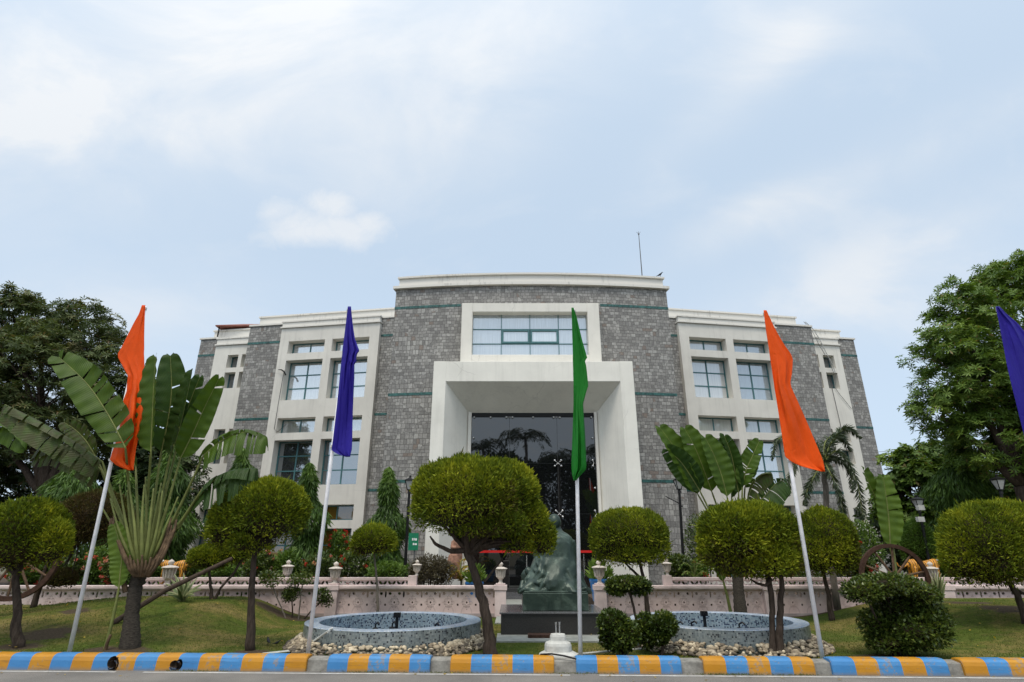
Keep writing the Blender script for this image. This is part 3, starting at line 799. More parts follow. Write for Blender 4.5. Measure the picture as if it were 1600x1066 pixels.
def stone_slab(m, sg, t0, t1, n0, n1, z0, z1, off=0.0, u0=0):
    """box with metre UVs on front and on both sides"""
    wquad_uv(m, sg, t0, t1, n0, z0, z1, off, u0)
    for t in (t0, t1):
        m.add([W(sg, t, n0, z0, off), W(sg, t, n1, z0, off), W(sg, t, n1, z1, off), W(sg, t, n0, z1, off)], [(0, 1, 2, 3)],
              [[(t*sg+u0, z0), (t*sg+u0+(n0-n1), z0), (t*sg+u0+(n0-n1), z1), (t*sg+u0, z1)]])
    m.add([W(sg, t0, n0, z1, off), W(sg, t1, n0, z1, off), W(sg, t1, n1, z1, off), W(sg, t0, n1, z1, off)], [(0, 1, 2, 3)], [[(t0, 0), (t1, 0), (t1, 1), (t0, 1)]])
TEALZ = (11.3, 7.46, 4.1)
ROWS = [(.5, 2.52, 'big'), (2.86, 3.5, 'tr'), (4.35, 6.37, 'big'), (6.7, 7.4, 'tr'), (8.25, 10.22, 'big'), (10.57, 11.2, 'tr')]
ROWS3 = [(.9, 2.5), (2.85, 3.5), (5.6, 6.3), (6.66, 7.3), (9.4, 10.25), (10.5, 11.2)]
def bay_wall(m, sg, tcuts, rows, top, n0, n1, off=0.0):
    """white bay: boxes round rectangular openings; tcuts = [edge, op0, op1, op0, op1, edge]"""
    zs = [0.0]
    for r in rows: zs += [r[0], r[1]]
    zs.append(top)
    # piers, full height
    for i in range(0, len(tcuts)-1, 2): wbox(m, sg, tcuts[i], tcuts[i+1], n0, n1, 0, top, off)
    # spandrels between piers
    for i in range(1, len(tcuts)-2, 2):
        for k in range(0, len(zs), 2): wbox(m, sg, tcuts[i]+.001, tcuts[i+1]-.001, n0-.004, n1, zs[k], zs[k+1], off)
def window(sg, t0, t1, z0, z1, n, off, cols, rws, pane_mat, fw=.055):
    f = MB(); d0, d1 = n, n-.07
    wbox(f, sg, t0+.002, t0+fw, d0, d1, z0+.002, z1-.002, off); wbox(f, sg, t1-fw, t1-.002, d0, d1, z0+.002, z1-.002, off)
    wbox(f, sg, t0+fw, t1-fw, d0, d1, z0+.002, z0+fw, off); wbox(f, sg, t0+fw, t1-fw, d0, d1, z1-fw, z1-.002, off)
    for i in range(1, cols):
        t = t0+(t1-t0)*i/cols; wbox(f, sg, t-fw*.5, t+fw*.5, d0-.004, d1, z0+fw, z1-fw, off)
    for i in range(1, rws):
        z = z0+(z1-z0)*i/rws; wbox(f, sg, t0+fw, t1-fw, d0-.008, d1, z-fw*.45, z+fw*.45, off)
    w = f.build('window', M['tealframe'], bld, B0)
    p = MB()
    for i in range(cols):
        for j in range(rws):
            a0, a1 = t0+(t1-t0)*i/cols, t0+(t1-t0)*(i+1)/cols; b0, b1 = z0+(z1-z0)*j/rws, z0+(z1-z0)*(j+1)/rws
            e = random.uniform(-.006, .006)
            p.add([W(sg, a0, n-.035+e, b0, off), W(sg, a1, n-.035-e, b0, off), W(sg, a1, n-.035-e, b1, off), W(sg, a0, n-.035+e, b1, off)], [(0, 1, 2, 3)])
    p.build('pane', pane_mat, w, B0, recalc=False)
for sg in (-1, 1):
    side = 'left' if sg < 0 else 'right'
    # stone strip beside the centre block
    m = MB(); stone_slab(m, sg, 5.5, 7.1, 0, -.6, 0, 12.2, 0, 30); m.build('stone_wall', M['stone'], bld, B0, recalc=True)
    m = MB(); SE = 13.98 if sg < 0 else 14.25
    stone_slab(m, sg, 12.12, SE, 0, -1.6, 0, 12.2, 0, 40); m.build('stone_wall', M['stone'], bld, B0)
    m = MB(); stone_slab(m, sg, 16.38, 17.42, 0, -9.5, 0, 12.2, 1.3, 50); m.build('stone_wall', M['stone'], bld, B0)
    # tile bands
    for (a, b, off) in ((5.6, 7.095, 0), (12.125, SE, 0), (16.385, 17.42, 1.3)):
        for z in TEALZ:
            m = MB(); wbox(m, sg, a, b+(.006 if b > 14 else 0), .012, -.02, z-.055, z+.055, off); m.build('tile_band', M['teal'], bld, B0)
    # white bays
    cuts = [7.1, 7.57, 9.42, 9.8, 11.66, 12.12]
    m = MB(); bay_wall(m, sg, cuts, ROWS, 11.9, .22, -.42); m.build('white_bay', M['white2'], bld, B0)
    m = MB()
    wbox(m, sg, 7.06, 12.16, .30, -.42, 11.9, 11.97); wbox(m, sg, 7.12, 12.10, .24, -.42, 11.97, 12.2); wbox(m, sg, 7.08, 12.14, .28, -.42, 12.2, 12.27)
    m.build('cornice', M['parapet'], bld, B0)
    c3 = [13.8, 14.35, 14.80, 15.00, 15.60, 16.38] if sg < 0 else [13.8, 14.55, 15.05, 15.32, 15.95, 16.38]
    m = MB(); bay_wall(m, sg, c3, ROWS3, 11.75, .12, -.42, 1.3); m.build('white_bay', M['white'], bld, B0)
    m = MB()
    wbox(m, sg, 13.8, 16.42, .20, -.42, 11.75, 11.82, 1.3); wbox(m, sg, 13.8, 16.36, .14, -.42, 11.82, 12.1, 1.3); wbox(m, sg, 13.8, 16.40, .18, -.42, 12.1, 12.17, 1.3)
    m.build('cornice', M['parapet'], bld, B0)
    # stone copings
    for q in ((5.5, 7.08, .04, -.6, 12.2, 12.28), (12.16, SE+.04, .06, -1.6, 12.2, 12.29), (16.42, 17.48, .06, -9.5, 12.2, 12.29, 1.3)):
        m = MB(); wbox(m, sg, *q); m.build('coping', M['parapet'], bld, B0)
    # set-back white parapet
    for q1, q2 in (((5.6, 13.94, -.62, -.9, 11.8, 12.92), (5.6, 14.0, -.56, -.95, 12.92, 13.0)), ((13.9, 17.1, -.5, -.8, 11.8, 12.82, 1.3), (13.9, 17.16, -.44, -.85, 12.82, 12.9, 1.3))):
        m = MB(); wbox(m, sg, *q1); wbox(m, sg, *q2); m.build('parapet', M['parapet'], bld, B0)
    # windows
    for ci, (a, b) in enumerate(((cuts[1], cuts[2]), (cuts[3], cuts[4]))):
        for (z0, z1, k) in ROWS:
            if z1 < 3.6: pm = M['pane_litroom']
            elif z1 < 6.5: pm = M['pane_dark'] if sg < 0 else M['pane_left']
            elif sg < 0: pm = M['pane_left']
            else: pm = M['pane_curtain'] if ci == 0 or z1 < 8 else M['pane_blue']
            window(sg, a, b, z0, z1, -.20, 0, 2, 3 if k == 'big' else 1, pm)
    for (a, b) in ((c3[1], c3[2]), (c3[3], c3[4])):
        for (z0, z1) in ROWS3: window(sg, a, b, z0, z1, -.24, 1.3, 1, 1, M['pane_dark'], .04)
    # mass behind (keeps daylight out)
    for q in ((5.5, 13.7, -.46, -9.5, 0, 11.79), (13.7, 16.36, -.46, -9.4, 0, 11.78, 1.3)):
        m = MB(); wbox(m, sg, *q); m.build('core_wall', M['dark'], bld, B0)

# centre block, a shallow bow
RC = 38.0
def A(x, n, z):                                  # x metres from the axis, n outwards
    y = 21.6+RC-math.sqrt(RC*RC-x*x); nn = Vector((-x, 0, 0)); 
    d = Vector((x, -(math.sqrt(RC*RC-x*x)), 0)).normalized()
    return (XB+x+d.x*n, y+d.y*n, z)
def abox(m, x0, x1, n0, n1, z0, z1, seg=.6):
    k = max(1, int(abs(x1-x0)/seg)); xs = [x0+(x1-x0)*i/k for i in range(k+1)]
    vs = []; fs = []
    for x in xs: vs += [A(x, n0, z0), A(x, n0, z1), A(x, n1, z1), A(x, n1, z0)]
    for i in range(k):
        for j in range(4): fs.append((i*4+j, i*4+(j+1) % 4, (i+1)*4+(j+1) % 4, (i+1)*4+j))
    fs += [(0, 1, 2, 3), (k*4, k*4+1, k*4+2, k*4+3)]
    m.add(vs, fs)
def astone(m, x0, x1, z0, z1, sides=()):
    k = max(1, int(abs(x1-x0)/.5)); xs = [x0+(x1-x0)*i/k for i in range(k+1)]
    for a, b in zip(xs[:-1], xs[1:]):
        m.add([A(a, 0, z0), A(b, 0, z0), A(b, 0, z1), A(a, 0, z1)], [(0, 1, 2, 3)], [[(a, z0), (b, z0), (b, z1), (a, z1)]])
    for x in sides:
        p, q = A(x, 0, z0), (XB+x, 25.6, z0)
        m.add([p, q, (q[0], q[1], z1), (p[0], p[1], z1)], [(0, 1, 2, 3)], [[(x, z0), (x+3.6, z0), (x+3.6, z1), (x, z1)]])
HW = 5.76
m = MB()
astone(m, -HW, -3.4, 0, 12.08, (-HW,)); astone(m, 3.4, HW, 0, 12.08, (HW,))
astone(m, -3.4, 3.4, 11.0, 12.08); astone(m, -3.4, -2.55, 7.9, 11.0); astone(m, 2.4, 3.4, 7.9, 11.0); astone(m, -2.55, 2.4, 7.9, 8.9)
m.build('stone_wall', M['stone'], bld, B0, recalc=False, weld=True)
for z in (11.22, 7.46, 4.08):
    for (a, b) in ((-HW-.008, -2.95 if z > 8 else -3.7), (2.85 if z > 8 else 3.8, HW+.008)):
        m = MB(); abox(m, a, b, .012, -.03, z-.055, z+.055); m.build('tile_band', M['teal'], bld, B0)
m = MB()
abox(m, -HW-.1, HW+.1, .14, -.5, 12.08, 12.2); abox(m, -HW+.12, HW-.12, .02, -.45, 12.2, 12.56); abox(m, -HW+.06, HW-.06, .10, -.5, 12.56, 12.64)
m.build('parapet', M['parapet'], bld, B0)
for q in ((XB-HW+.15, XB+HW-.15, 22.5, 25.9, 11.6, 12.0), (XB-HW+.02, XB-3.85, 22.4, 25.6, 0, 11.59), (XB+3.9, XB+HW-.02, 22.4, 25.6, 0, 11.59), (XB-3.8, XB+3.85, 22.75, 25.6, 0, 11.58)):
    m = MB(); m.box(*q); m.build('core_wall', M['dark'], bld, B0)
# roof slabs
m = MB(); m.box(XB-HW, XB+HW, 25.95, 36, 11.7, 12.3); m.build('roof', M['concrete'], bld, B0)
# upper picture frame and curtain wall
fx0, fx1, ix0, ix1 = -2.04, 3.54, -1.60, 3.06
m = MB()
m.box(fx0, ix0, 21.28, 22.2, 8.0, 11.13); m.box(ix1, fx1, 21.28, 22.2, 8.0, 11.13)
m.box(ix0, ix1, 21.284, 22.2, 10.74, 11.126); m.box(ix0, ix1, 21.284, 22.2, 8.0, 8.9)
m.build('window_frame', M['white'], bld, B0, bevel=.015)
cw = MB(); xs = [ix0+(ix1-ix0)*i/4 for i in range(5)]; zs = [8.9, 9.47, 10.10, 10.74]
for x in xs[1:-1]: cw.box(x-.014, x+.014, 21.60, 21.68, 8.9, 10.74)
for z in zs[1:-1]: cw.box(ix0, ix1, 21.604, 21.676, z-.014, z+.014)
cwo = cw.build('window', M['tealframe'], bld, B0)
cw = MB()
for i in range(4):
    for j in range(3):
        if j == 1 and i in (1, 2): continue
        e = random.uniform(-.003, .003)
        cw.add([(xs[i], 21.64+e, zs[j]), (xs[i+1], 21.64-e, zs[j]), (xs[i+1], 21.64-e, zs[j+1]), (xs[i], 21.64+e, zs[j+1])], [(0, 1, 2, 3)])
cw.build('pane', M['pane_blue'], cwo, B0, recalc=False)
for i in (1, 2):
    cw = MB(); a, b, c, d = xs[i]+.02, xs[i+1]-.02, zs[1]+.02, zs[2]-.02
    for q in ((a, a+.07, c, d), (b-.07, b, c, d), (a+.07, b-.07, c, c+.07), (a+.07, b-.07, d-.07, d)): cw.box(q[0], q[1], 21.575, 21.66, q[2], q[3])
    w = cw.build('window', M['tealframe'], bld, B0)
    cw = MB(); cw.add([(a+.06, 21.62, c+.06), (b-.06, 21.62, c+.06), (b-.06, 21.63, d-.06), (a+.06, 21.63, d-.06)], [(0, 1, 2, 3)]); cw.build('pane', M['pane_blue'], w, B0, recalc=False)
# porch: splayed white portal
YF, YG = 20.3, 21.62
ox0, ox1, oz = -2.93, 4.52, 8.30
qx0, qx1, qz = -2.46, 4.03, 7.52
PG = lambda px, py: at(px, py, YG)
gx0, gx1, gz = PG(733, 655).x, PG(931, 655).x, PG(830, 647).z
hx0, hx1 = PG(737, 660).x, PG(928, 660).x
m = MB()
m.hexa([(ox0, YF, 0), (qx0, YF, 0), (gx0, YG, 0), (ox0, 22.3, 0), (ox0, YF, oz), (qx0, YF, oz), (gx0, YG, oz), (ox0, 22.3, oz)])
m.hexa([(qx1, YF, 0), (ox1, YF, 0), (ox1, 22.3, 0), (gx1, YG, 0), (qx1, YF, oz), (ox1, YF, oz), (ox1, 22.3, oz), (gx1, YG, oz)])
m.hexa([(qx0, YF+.003, qz), (qx1, YF+.003, qz), (gx1, YG, gz), (gx0, YG, gz), (qx0, YF+.003, oz-.004), (qx1, YF+.003, oz-.004), (gx1, YG, oz-.004), (gx0, YG, oz-.004)])
m.build('porch', M['porch'], bld, B0, bevel=.012)
for q in ((gx0-.02, hx0, YG-.16, YG+.05, 0, gz+.05), (hx1, gx1+.02, YG-.16, YG+.05, 0, gz+.05)):
    m = MB(); m.box(*q); m.build('jamb', M['white'], bld, B0)
# spider-glazed entrance
jx = [hx0, PG(796, 700).x, PG(871, 700).x, hx1]; jz = [.13, .8, PG(830, 803).z, PG(830, 724).z, gz+.01]
gl = MB()
for i in range(3):
    for j in range(4):
        e = random.uniform(-.003, .003)
        gl.add([(jx[i]+.006, YG+e, jz[j]+.006), (jx[i+1]-.006, YG-e, jz[j]+.006), (jx[i+1]-.006, YG-e*.5, jz[j+1]-.006), (jx[i]+.006, YG+e*.5, jz[j+1]-.006)], [(0, 1, 2, 3)])
glo = gl.build('glass_wall', M['bigglass'], bld, B0, recalc=False)
m = MB()
for x in jx[1:-1]: m.box(x-.008, x+.008, YG+.012, YG+.03, .13, gz)
for z in jz[1:-1]: m.box(jx[0], jx[-1], YG+.014, YG+.028, z-.008, z+.008)
m.box(gx0-.05, gx1+.05, YG+.2, YG+.3, 0, gz+.1)
m.build('joint', M['joint'], glo, B0)
m = MB(); zq = PG(830, 652).z; m.box(hx0, hx1, YG-.05, YG+.02, zq, gz+.03); m.build('head_channel', M['black'], bld, B0)
def spider(x, z, arms):
    s = MB(); k = .86
    for (a, b) in arms:
        s.tube([(x, YG-.06, z), (x+a*.13*k, YG-.07, z+b*.11*k)], [.011, .009], 6); s.ell((x+a*.14*k, YG-.05, z+b*.12*k), (.042, .042, .042), 8, 6)
    s.ell((x, YG-.05, z), (.024 if len(arms) > 1 else .042,)*3, 8, 6)
    s.build('spider_fitting', M['steel'], glo, B0, smooth=True)
X4 = ((-1, -1), (1, -1), (1, 1), (-1, 1)); zt = gz-.14
for x in jx[1:-1]:
    spider(x, zt, ((-1, 0), (1, 0)))
    for z in jz[2:-1]: spider(x, z, X4)
for z in jz[2:-1]:
    spider(jx[0]+.09, z, ((0.3, 1), (0.3, -1))); spider(jx[-1]-.09, z, ((-.3, 1), (-.3, -1)))
for x in (jx[0]+.10, (jx[0]+jx[1])/2, (jx[1]+jx[2])/2, jx[-1]-.10): spider(x, zt, ())
for z in ((jz[2]+jz[3])/2, (jz[3]+jz[4])/2): spider(jx[-1]-.09, z, ()); spider(jx[0]+.09, z, ())
# red band across the glass doors
a = at(742, 862, YG-.2); b = at(926, 863, YG-.2)
m = MB(); m.box(a.x, b.x, YG-.13, YG-.11, a.z-.04, a.z+.04); m.build('red_band', M['red'], bld, B0)
for i, (yy, zz, mt) in enumerate(((20.55, .20, 'granitetop'), (20.85, .30, 'granitetop'), (21.15, .40, 'granite'))):
    m = MB(); m.box(gx0+.02*i-.2, gx1-.02*i+.2, yy, YG+.1, .0, zz); m.build('entrance_step', M[mt], bld, B0)
# a pale door handle strip and rails
for (px, py0, py1) in ((823, 868, 905), (912, 866, 902)):
    a = at(px, py0, YG-.1); b_ = at(px, py1, YG-.1); m = MB(); m.tube([(a.x, YG-.08, b_.z), (a.x, YG-.08, a.z)], .018, 8); m.build('door_handle', M['steel'], bld, B0)

# rooftop things
p = at(1003, 431, 23.2); q = at(998, 366, 23.2)
m = MB(); m.tube([(p.x, 23.2, 12.0), (q.x, 23.2, q.z)], [.03, .015], 6)
for dx, dz in ((-.10, .12), (.0, .15), (.09, .12)): m.tube([(q.x, 23.2, q.z), (q.x+dx, 23.2, q.z+dz)], [.012, .006], 5)
m.ell((q.x, 23.2, q.z), (.04, .04, .04), 8, 6)
tag(m.build('lightning_rod', M['cable'], None, (p.x, 23.2, 12.0)), 'thin lightning rod with three prongs on the centre roof', 'lightning rod')
cp = thing('rooftop_canopy', at(363, 520, 29.3), 'small open canopy with red tin roof on left wing roof', 'canopy')
co = tuple(cp.location)
e0 = at(338, 509, 28.6); e1 = at(392, 514, 28.9); zt = at(363, 504, 29.6).z
m = MB(); x0, x1, y0, y1 = e0.x, e0.x+2.5, 28.5, 31.5; ze = e0.z
m.add([(x0, y0, ze), (x1, y0, ze), (x1, y1, ze), (x0, y1, ze), (x0+.8, y0+1.4, ze+.62), (x1-.8, y0+1.4, ze+.62), (x0, y0, ze-.06), (x1, y0, ze-.06), (x1, y1, ze-.06), (x0, y1, ze-.06)],
      [(0, 1, 5, 4), (1, 2, 5), (2, 3, 4, 5), (3, 0, 4), (6, 7, 8, 9), (0, 1, 7, 6), (1, 2, 8, 7), (2, 3, 9, 8), (3, 0, 6, 9)])
m.build('roof', M['tin'], cp, co)
for x, y in ((x0+.15, y0+.15), (x1-.15, y0+.15), (x0+.15, y1-.15), (x1-.15, y1-.15)):
    m = MB(); m.tube([(x, y, 11.7), (x, y, ze-.05)], .04, 6); m.build('post', M['black'], cp, co)
m = MB(); m.box(x0+.1, x1-.1, y0+1.0, y1-.5, 11.7, ze-.25); m.build('water_tank', M['black'], cp, co)
def wcable(pts, rad, name, label, mat, nn):
    m = MB(); m.tube([W(1, t, nn, z, 1.3) for t, z in pts], rad, 5)
    o = m.build(name, mat, None, W(1, pts[-1][0], nn, pts[-1][1], 1.3)); tag(o, label, 'cable', 'cables down the right wing')
wcable([(14.6, 12.95), (14.95, 12.6), (15.25, 12.0), (15.45, 11.3), (15.7, 10.6), (15.75, 10.2)], .022, 'hanging_cable', 'pale cable looping from the right parapet past the upper small window', M['lightcable'], .24)
wcable([(14.5, 12.95), (14.9, 12.4), (15.15, 11.6), (15.5, 10.9), (15.65, 10.1)], .012, 'hanging_cable', 'thin dark cable beside the pale one on the right wing', M['cable'], .26)
wcable([(15.45, 9.75), (15.52, 7.5), (15.55, 6.4)], .014, 'hanging_cable', 'straight dark cable running down under the small right window', M['cable'], .15)
wcable([(15.3, 10.0), (15.8, 9.1), (16.3, 8.35)], .012, 'hanging_cable', 'thin cable running diagonally to the right stone edge', M['cable'], .17)
m = MB(); wpts = [W(-1, t, n, z) for t, n, z in ((11.95, .3, 9.75), (11.75, .36, 9.72), (11.6, .36, 9.62), (11.5, .34, 9.45))]
m.tube(wpts, [.012, .03, .04, .045], 6)
m.tube([W(-1, 11.68, .25, 9.6), W(-1, 11.72, .25, 8.2), W(-1, 11.74, .25, 6.9), W(-1, 11.55, .25, 6.75), W(-1, 11.2, .22, 7.1)], .010, 5)
tag(m.build('wall_lamp', M['black'], None, wpts[1]), 'curved black wall lamp with dangling wire beside upper left window', 'wall lamp')
# overhead wires far right
for i, yy in enumerate((703, 707, 712)):
    a = at(1340, yy+5, 60); b = at(1700, yy-22, 60); mid = (a+b)/2; mid.z -= .25
    m = MB(); m.tube([a, mid, b], .022, 4)
    tag(m.build('power_line', M['cable'], None, a), ['topmost','middle','lowest'][i]+' of three overhead power lines running behind the right tree', 'wire', 'overhead power lines')
# ------------------------------------------------------------------ garden walls
YW = 15.5
def urn_mesh(c, k=1.0):
    m = MB(); x, y, z = c
    prof = [(0, 0), (.075, 0), (.075, .02), (.05, .04), (.05, .10), (.085, .13), (.10, .15), (.10, .17), (.095, .19), (.118, .36), (.16, .38), (.06, .385), (0, .385)]
    m.lathe([(r*k, h*k) for r, h in prof], 20, c)
    m.lathe([(r*k, h*k) for r, h in [(0, .38), (.19, .385), (.20, .40), (.19, .415), (.08, .45), (.045, .455), (.04, .47), (.07, .50), (.075, .53), (.06, .56), (.02, .585), (0, .60)]], 20, c)
    for i in range(12):                                         # slatted lantern sides
        t = 2*PI*i/12; a = Vector((math.cos(t), math.sin(t), 0))
        m.tube([Vector(c)+a*.118*k+Vector((0, 0, .17*k)), Vector(c)+a*.150*k+Vector((0, 0, .385*k))], .016*k, 4)
    return m
def pierced_panel(x0, x1, y, z0, z1, mat, vis_u0=0):
    m = MB()
    for yy in (y, y+.035):
        m.add([(x0, yy, z0), (x1, yy, z0), (x1, yy, z1), (x0, yy, z1)], [(0, 1, 2, 3)], [[(x0, 0), (x1, 0), (x1, 1), (x0, 1)]])
    return m
xgl = at(782, 930, YW).x; xgr = at(938, 930, YW).x
zc = .80
def garden_wall(name, label, x0, x1, posts, bal, urns):
    o = (x0 if x0 > -5 else -3.0, YW, 0); r = thing(name, o, label, 'garden wall', 'pierced pink garden walls')
    m = MB(); m.box(x0, x1, YW-.10, YW+.16, zc-.075, zc); m.box(x0, x1, YW-.075, YW+.13, zc-.10, zc-.075); m.build('coping', M['pink'], r, o, bevel=.012)
    m = MB(); m.box(x0, x1, YW-.035, YW+.12, -.05, .17); m.build('plinth', M['pinkdark'], r, o)
    m = pierced_panel(x0, x1, YW, .17, zc-.10, M['pierced']); m.build('pierced_panel', M['pierced'], r, o, recalc=False)
    for x in posts:
        m = MB(); m.box(x-.14, x+.14, YW-.14, YW+.18, -.05, zc-.105); m.box(x-.165, x+.165, YW-.16, YW+.2, zc-.104, zc+.012)
        m.box(x-.12, x+.12, YW-.09, YW+.16, zc+.012, zc+.05); m.build('post', M['pink'], r, o, bevel=.008)
    for (a, b) in bal:
        m = pierced_panel(a, b, YW+.10, zc, zc+.115, M['balus']); m.build('balustrade', M['balus'], r, o, recalc=False)
        m = MB(); m.box(a, b, YW+.055, YW+.185, zc+.115, zc+.185); m.build('top_rail', M['pink'], r, o, bevel=.01)
        m = MB(); m.box(b-.05, b+.16, YW+.03, YW+.2, zc+.001, zc+.23) if a < 0 else m.box(a-.16, a+.05, YW+.03, YW+.2, zc+.001, zc+.23); m.build('end_post', M['pink'], r, o, bevel=.008)
    for (x, y, z, k) in urns: urn_mesh((x, y, z), k).build('urn', M['urn'], r, o, smooth=False)
    return r
X = lambda px, py=912: at(px, py, YW).x
garden_wall('garden_wall', 'long pink pierced wall behind the left fountain, with lantern shaped urns', -19, xgl, [X(522), xgl],
            [(X(218), X(640))], [(X(263), YW-.05, zc+.02, 1.0), (X(522), YW+.02, zc+.05, .86), (X(440), YW+.3, zc+.12, .8), (X(649), YW+.12, zc+.23, .62), (xgl, YW+.05, zc+.05, .85)])
garden_wall('garden_wall', 'long pink pierced wall behind the right fountain, running to the right edge', xgr, 21, [xgr, X(1198), X(1474)],
            [(X(1048), 21)], [(xgr, YW+.02, zc+.05, .92), (X(1046), YW+.12, zc+.23, .7), (X(1196), YW+.08, zc+.05, .8), (X(1278), YW+.3, zc+.15, .8), (X(1459, 905), YW+.02, zc+.05, .86)])

# ------------------------------------------------------------------ fountains
def fountain(cx, cy, R, label, nozz):
    zb = .10; o = (cx, cy, zb)
    r = thing('fountain', o, label, 'fountain', 'round mosaic fountain basins')
    n = 72; t = .25
    m = MB(); m.lathe([(R, -.05), (R, .34)], n, o, uv=True); m.build('outer_wall', M['tileout'], r, o, smooth=True)
    m = MB(); m.lathe([(R, .34), (R-.006, .352), (R-t+.006, .352), (R-t, .34)], n, o, uv=True); m.build('rim', M['tilerim'], r, o, smooth=False)
    m = MB(); m.lathe([(R-t, .34), (R-t, .0), (.01, .0)], n, o, uv=True); m.build('inner_wall', M['tilein'], r, o, smooth=False)
    m = MB(); m.lathe([(R-t-.002, .055), (.01, .055)], n, o); m.build('water', M['water'], r, o)
    m = MB(); nx, ny = cx+nozz[0], cy+nozz[1]
    m.tube([(nx, ny, zb+.03), (nx, ny, zb+.40)], .028, 10); m.tube([(nx, ny, zb+.15), (nx, ny, zb+.20)], .042, 10); m.tube([(nx, ny, zb+.05), (nx, ny, zb+.07)], .08, 12)
    m.box(nx-.06, nx+.06, ny-.04, ny+.04, zb+.38, zb+.46); m.tube([(nx, ny-.04, zb+.42), (nx, ny-.06, zb+.42)], .026, 8)
    m.build('nozzle', M['black'], r, o, smooth=False)
    for (dx, dy) in ((-.5, .75), (.65, .65), (-.2, .85)):
        m = MB(); m.tube([(cx+dx, cy+dy, zb+.11), (cx+dx, cy+dy, zb+.20), (cx+dx+.05, cy+dy-.05, zb+.235), (cx+dx+.08, cy+dy-.09, zb+.20)], .018, 7); m.ell((cx+dx, cy+dy, zb+.12), (.06, .06, .03), 8, 5)
        m.build('jet', M['black'], r, o)
    return r
F1 = (-2.1, 11.3, 1.54); F2 = (3.68, 11.4, 1.53)
fountain(*F1, 'round fountain basin left of the bronze statue, clad in grey mosaic tiles', (0.02, .1))
fountain(*F2, 'round fountain basin right of the bronze statue, behind the double trunked topiary', (-.12, .25))
def pebbles(cx, cy, R, label, seed, pale):
    rg = np.random.default_rng(seed); V = []; F = []; T = []; o = 0
    bm = bmesh.new(); bmesh.ops.create_icosphere(bm, subdivisions=2, radius=1); bv = np.array([v.co[:] for v in bm.verts]); bf = [[v.index for v in f.verts] for f in bm.faces]; bm.free()
    allF = []
    for i in range(1700):
        th = rg.uniform(0, 2*PI); d = rg.random()**.9; rr = R+.03+d*(.18+.26*max(0, -math.sin(th))**1.5)
        s = rg.uniform(.020, .040)*(1.25 if rg.random() < .12 else 1)
        big = np.array([s*rg.uniform(1, 1.5), s*rg.uniform(.8, 1.1), s*rg.uniform(.6, .85)])
        q = np.array(Matrix.Rotation(rg.uniform(0, 6.28), 3, 'Z') @ Matrix.Rotation(rg.normal()*.5, 3, 'X'))
        x, y = cx+rr*math.cos(th), cy+rr*math.sin(th); z = lawn_z(x, y)+.13*(1-d)**1.3+s*.3+rg.uniform(0, .02)
        v = (bv*(1+.08*lump(bv, i*1.7, 2.0))[:, None]*big) @ q.T + np.array([x, y, z]); V.append(v); allF += [[k+o for k in f] for f in bf]; o += len(bv)
        T += [np.clip((.85-.65*d if pale else .70-.22*d)+rg.normal()*.22, 0, 1)]*len(bf)
    me = bpy.data.meshes.new('pebbles'); me.from_pydata(np.vstack(V).tolist(), [], allF); me.polygons.foreach_set('use_smooth', [True]*len(allF))
    a = me.attributes.new('tint', 'FLOAT', 'FACE'); a.data.foreach_set('value', np.array(T)); me.materials.append(M['pebble'])
    ob = bpy.data.objects.new('pebbles', me); COL.objects.link(ob); tag(ob, label, None, None, 'stuff')
pebbles(*F1, 'grey and cream pebbles heaped round the left fountain', 5, True)
pebbles(*F2, 'cream pebbles heaped round the right fountain', 6, False)
for i, (pts, lab) in enumerate((([(410, 1022), (475, 1015), (478, 1012)], 'white pipe lying on the lawn beside the left flagpole of blue cloth'), ([(476, 1012), (512, 985), (517, 981)], 'white pipe leaning up onto the left fountain rim'), ([(884, 1024), (960, 1017), (1014, 1013)], 'thin white pipe lying on the lawn beside the green flag'))):
    g = [gnd(x, y, .13) for x, y in pts]
    if i == 1: g = [gnd(*pts[0], .13), Vector((at(*pts[1], F1[1]-1.5).x, F1[1]-1.5, .44)), Vector((at(*pts[1], F1[1]-1.4).x+.06, F1[1]-1.36, .47))]
    m = MB(); m.tube(g, .017, 6); tag(m.build('pipe', M['hose'], None, g[0]), lab, 'pipe')

# ------------------------------------------------------------------ plinth and statue
p0 = at(780, 994, 12.05); p1 = at(949, 994, 12.05)
px0, px1 = p0.x, p1.x+.02; pzt = .50
m = MB(); m.box(px0+.03, px1-.03, 12.08, 13.8, 0, pzt-.03)
pl = thing('granite_plinth', ((px0+px1)/2, 12.9, 0), 'low black granite plinth under the bronze statue', 'plinth'); po = tuple(pl.location)
m.build('plinth_side', M['granite'], pl, po, bevel=.006)
m = MB(); m.box(px0, px1, 12.05, 13.85, pzt-.03, pzt); m.build('plinth_top', M['granitetop'], pl, po, bevel=.008)
st = thing('bronze_statue', (at(868, 956, 12.9).x, 12.95, pzt), 'green bronze statue of a seated robed person seen from behind', 'statue'); so = tuple(st.location)
YS = 12.95
gx_0 = at(817, 956, 12.35).x; gx_1 = at(920, 956, 12.35).x
m = MB(); m.box(gx_0, gx_1, 12.33, 13.55, pzt, .83); m.box(gx_0+.02, gx_1-.02, 12.36, 13.52, .83, .86)
m.build('pedestal', M['greenpl'], st, so, bevel=.015)
def SP(px, py, Y=YS): return at(px, py, Y)
km = mpp(860, YS)
m = MB(); rings = []
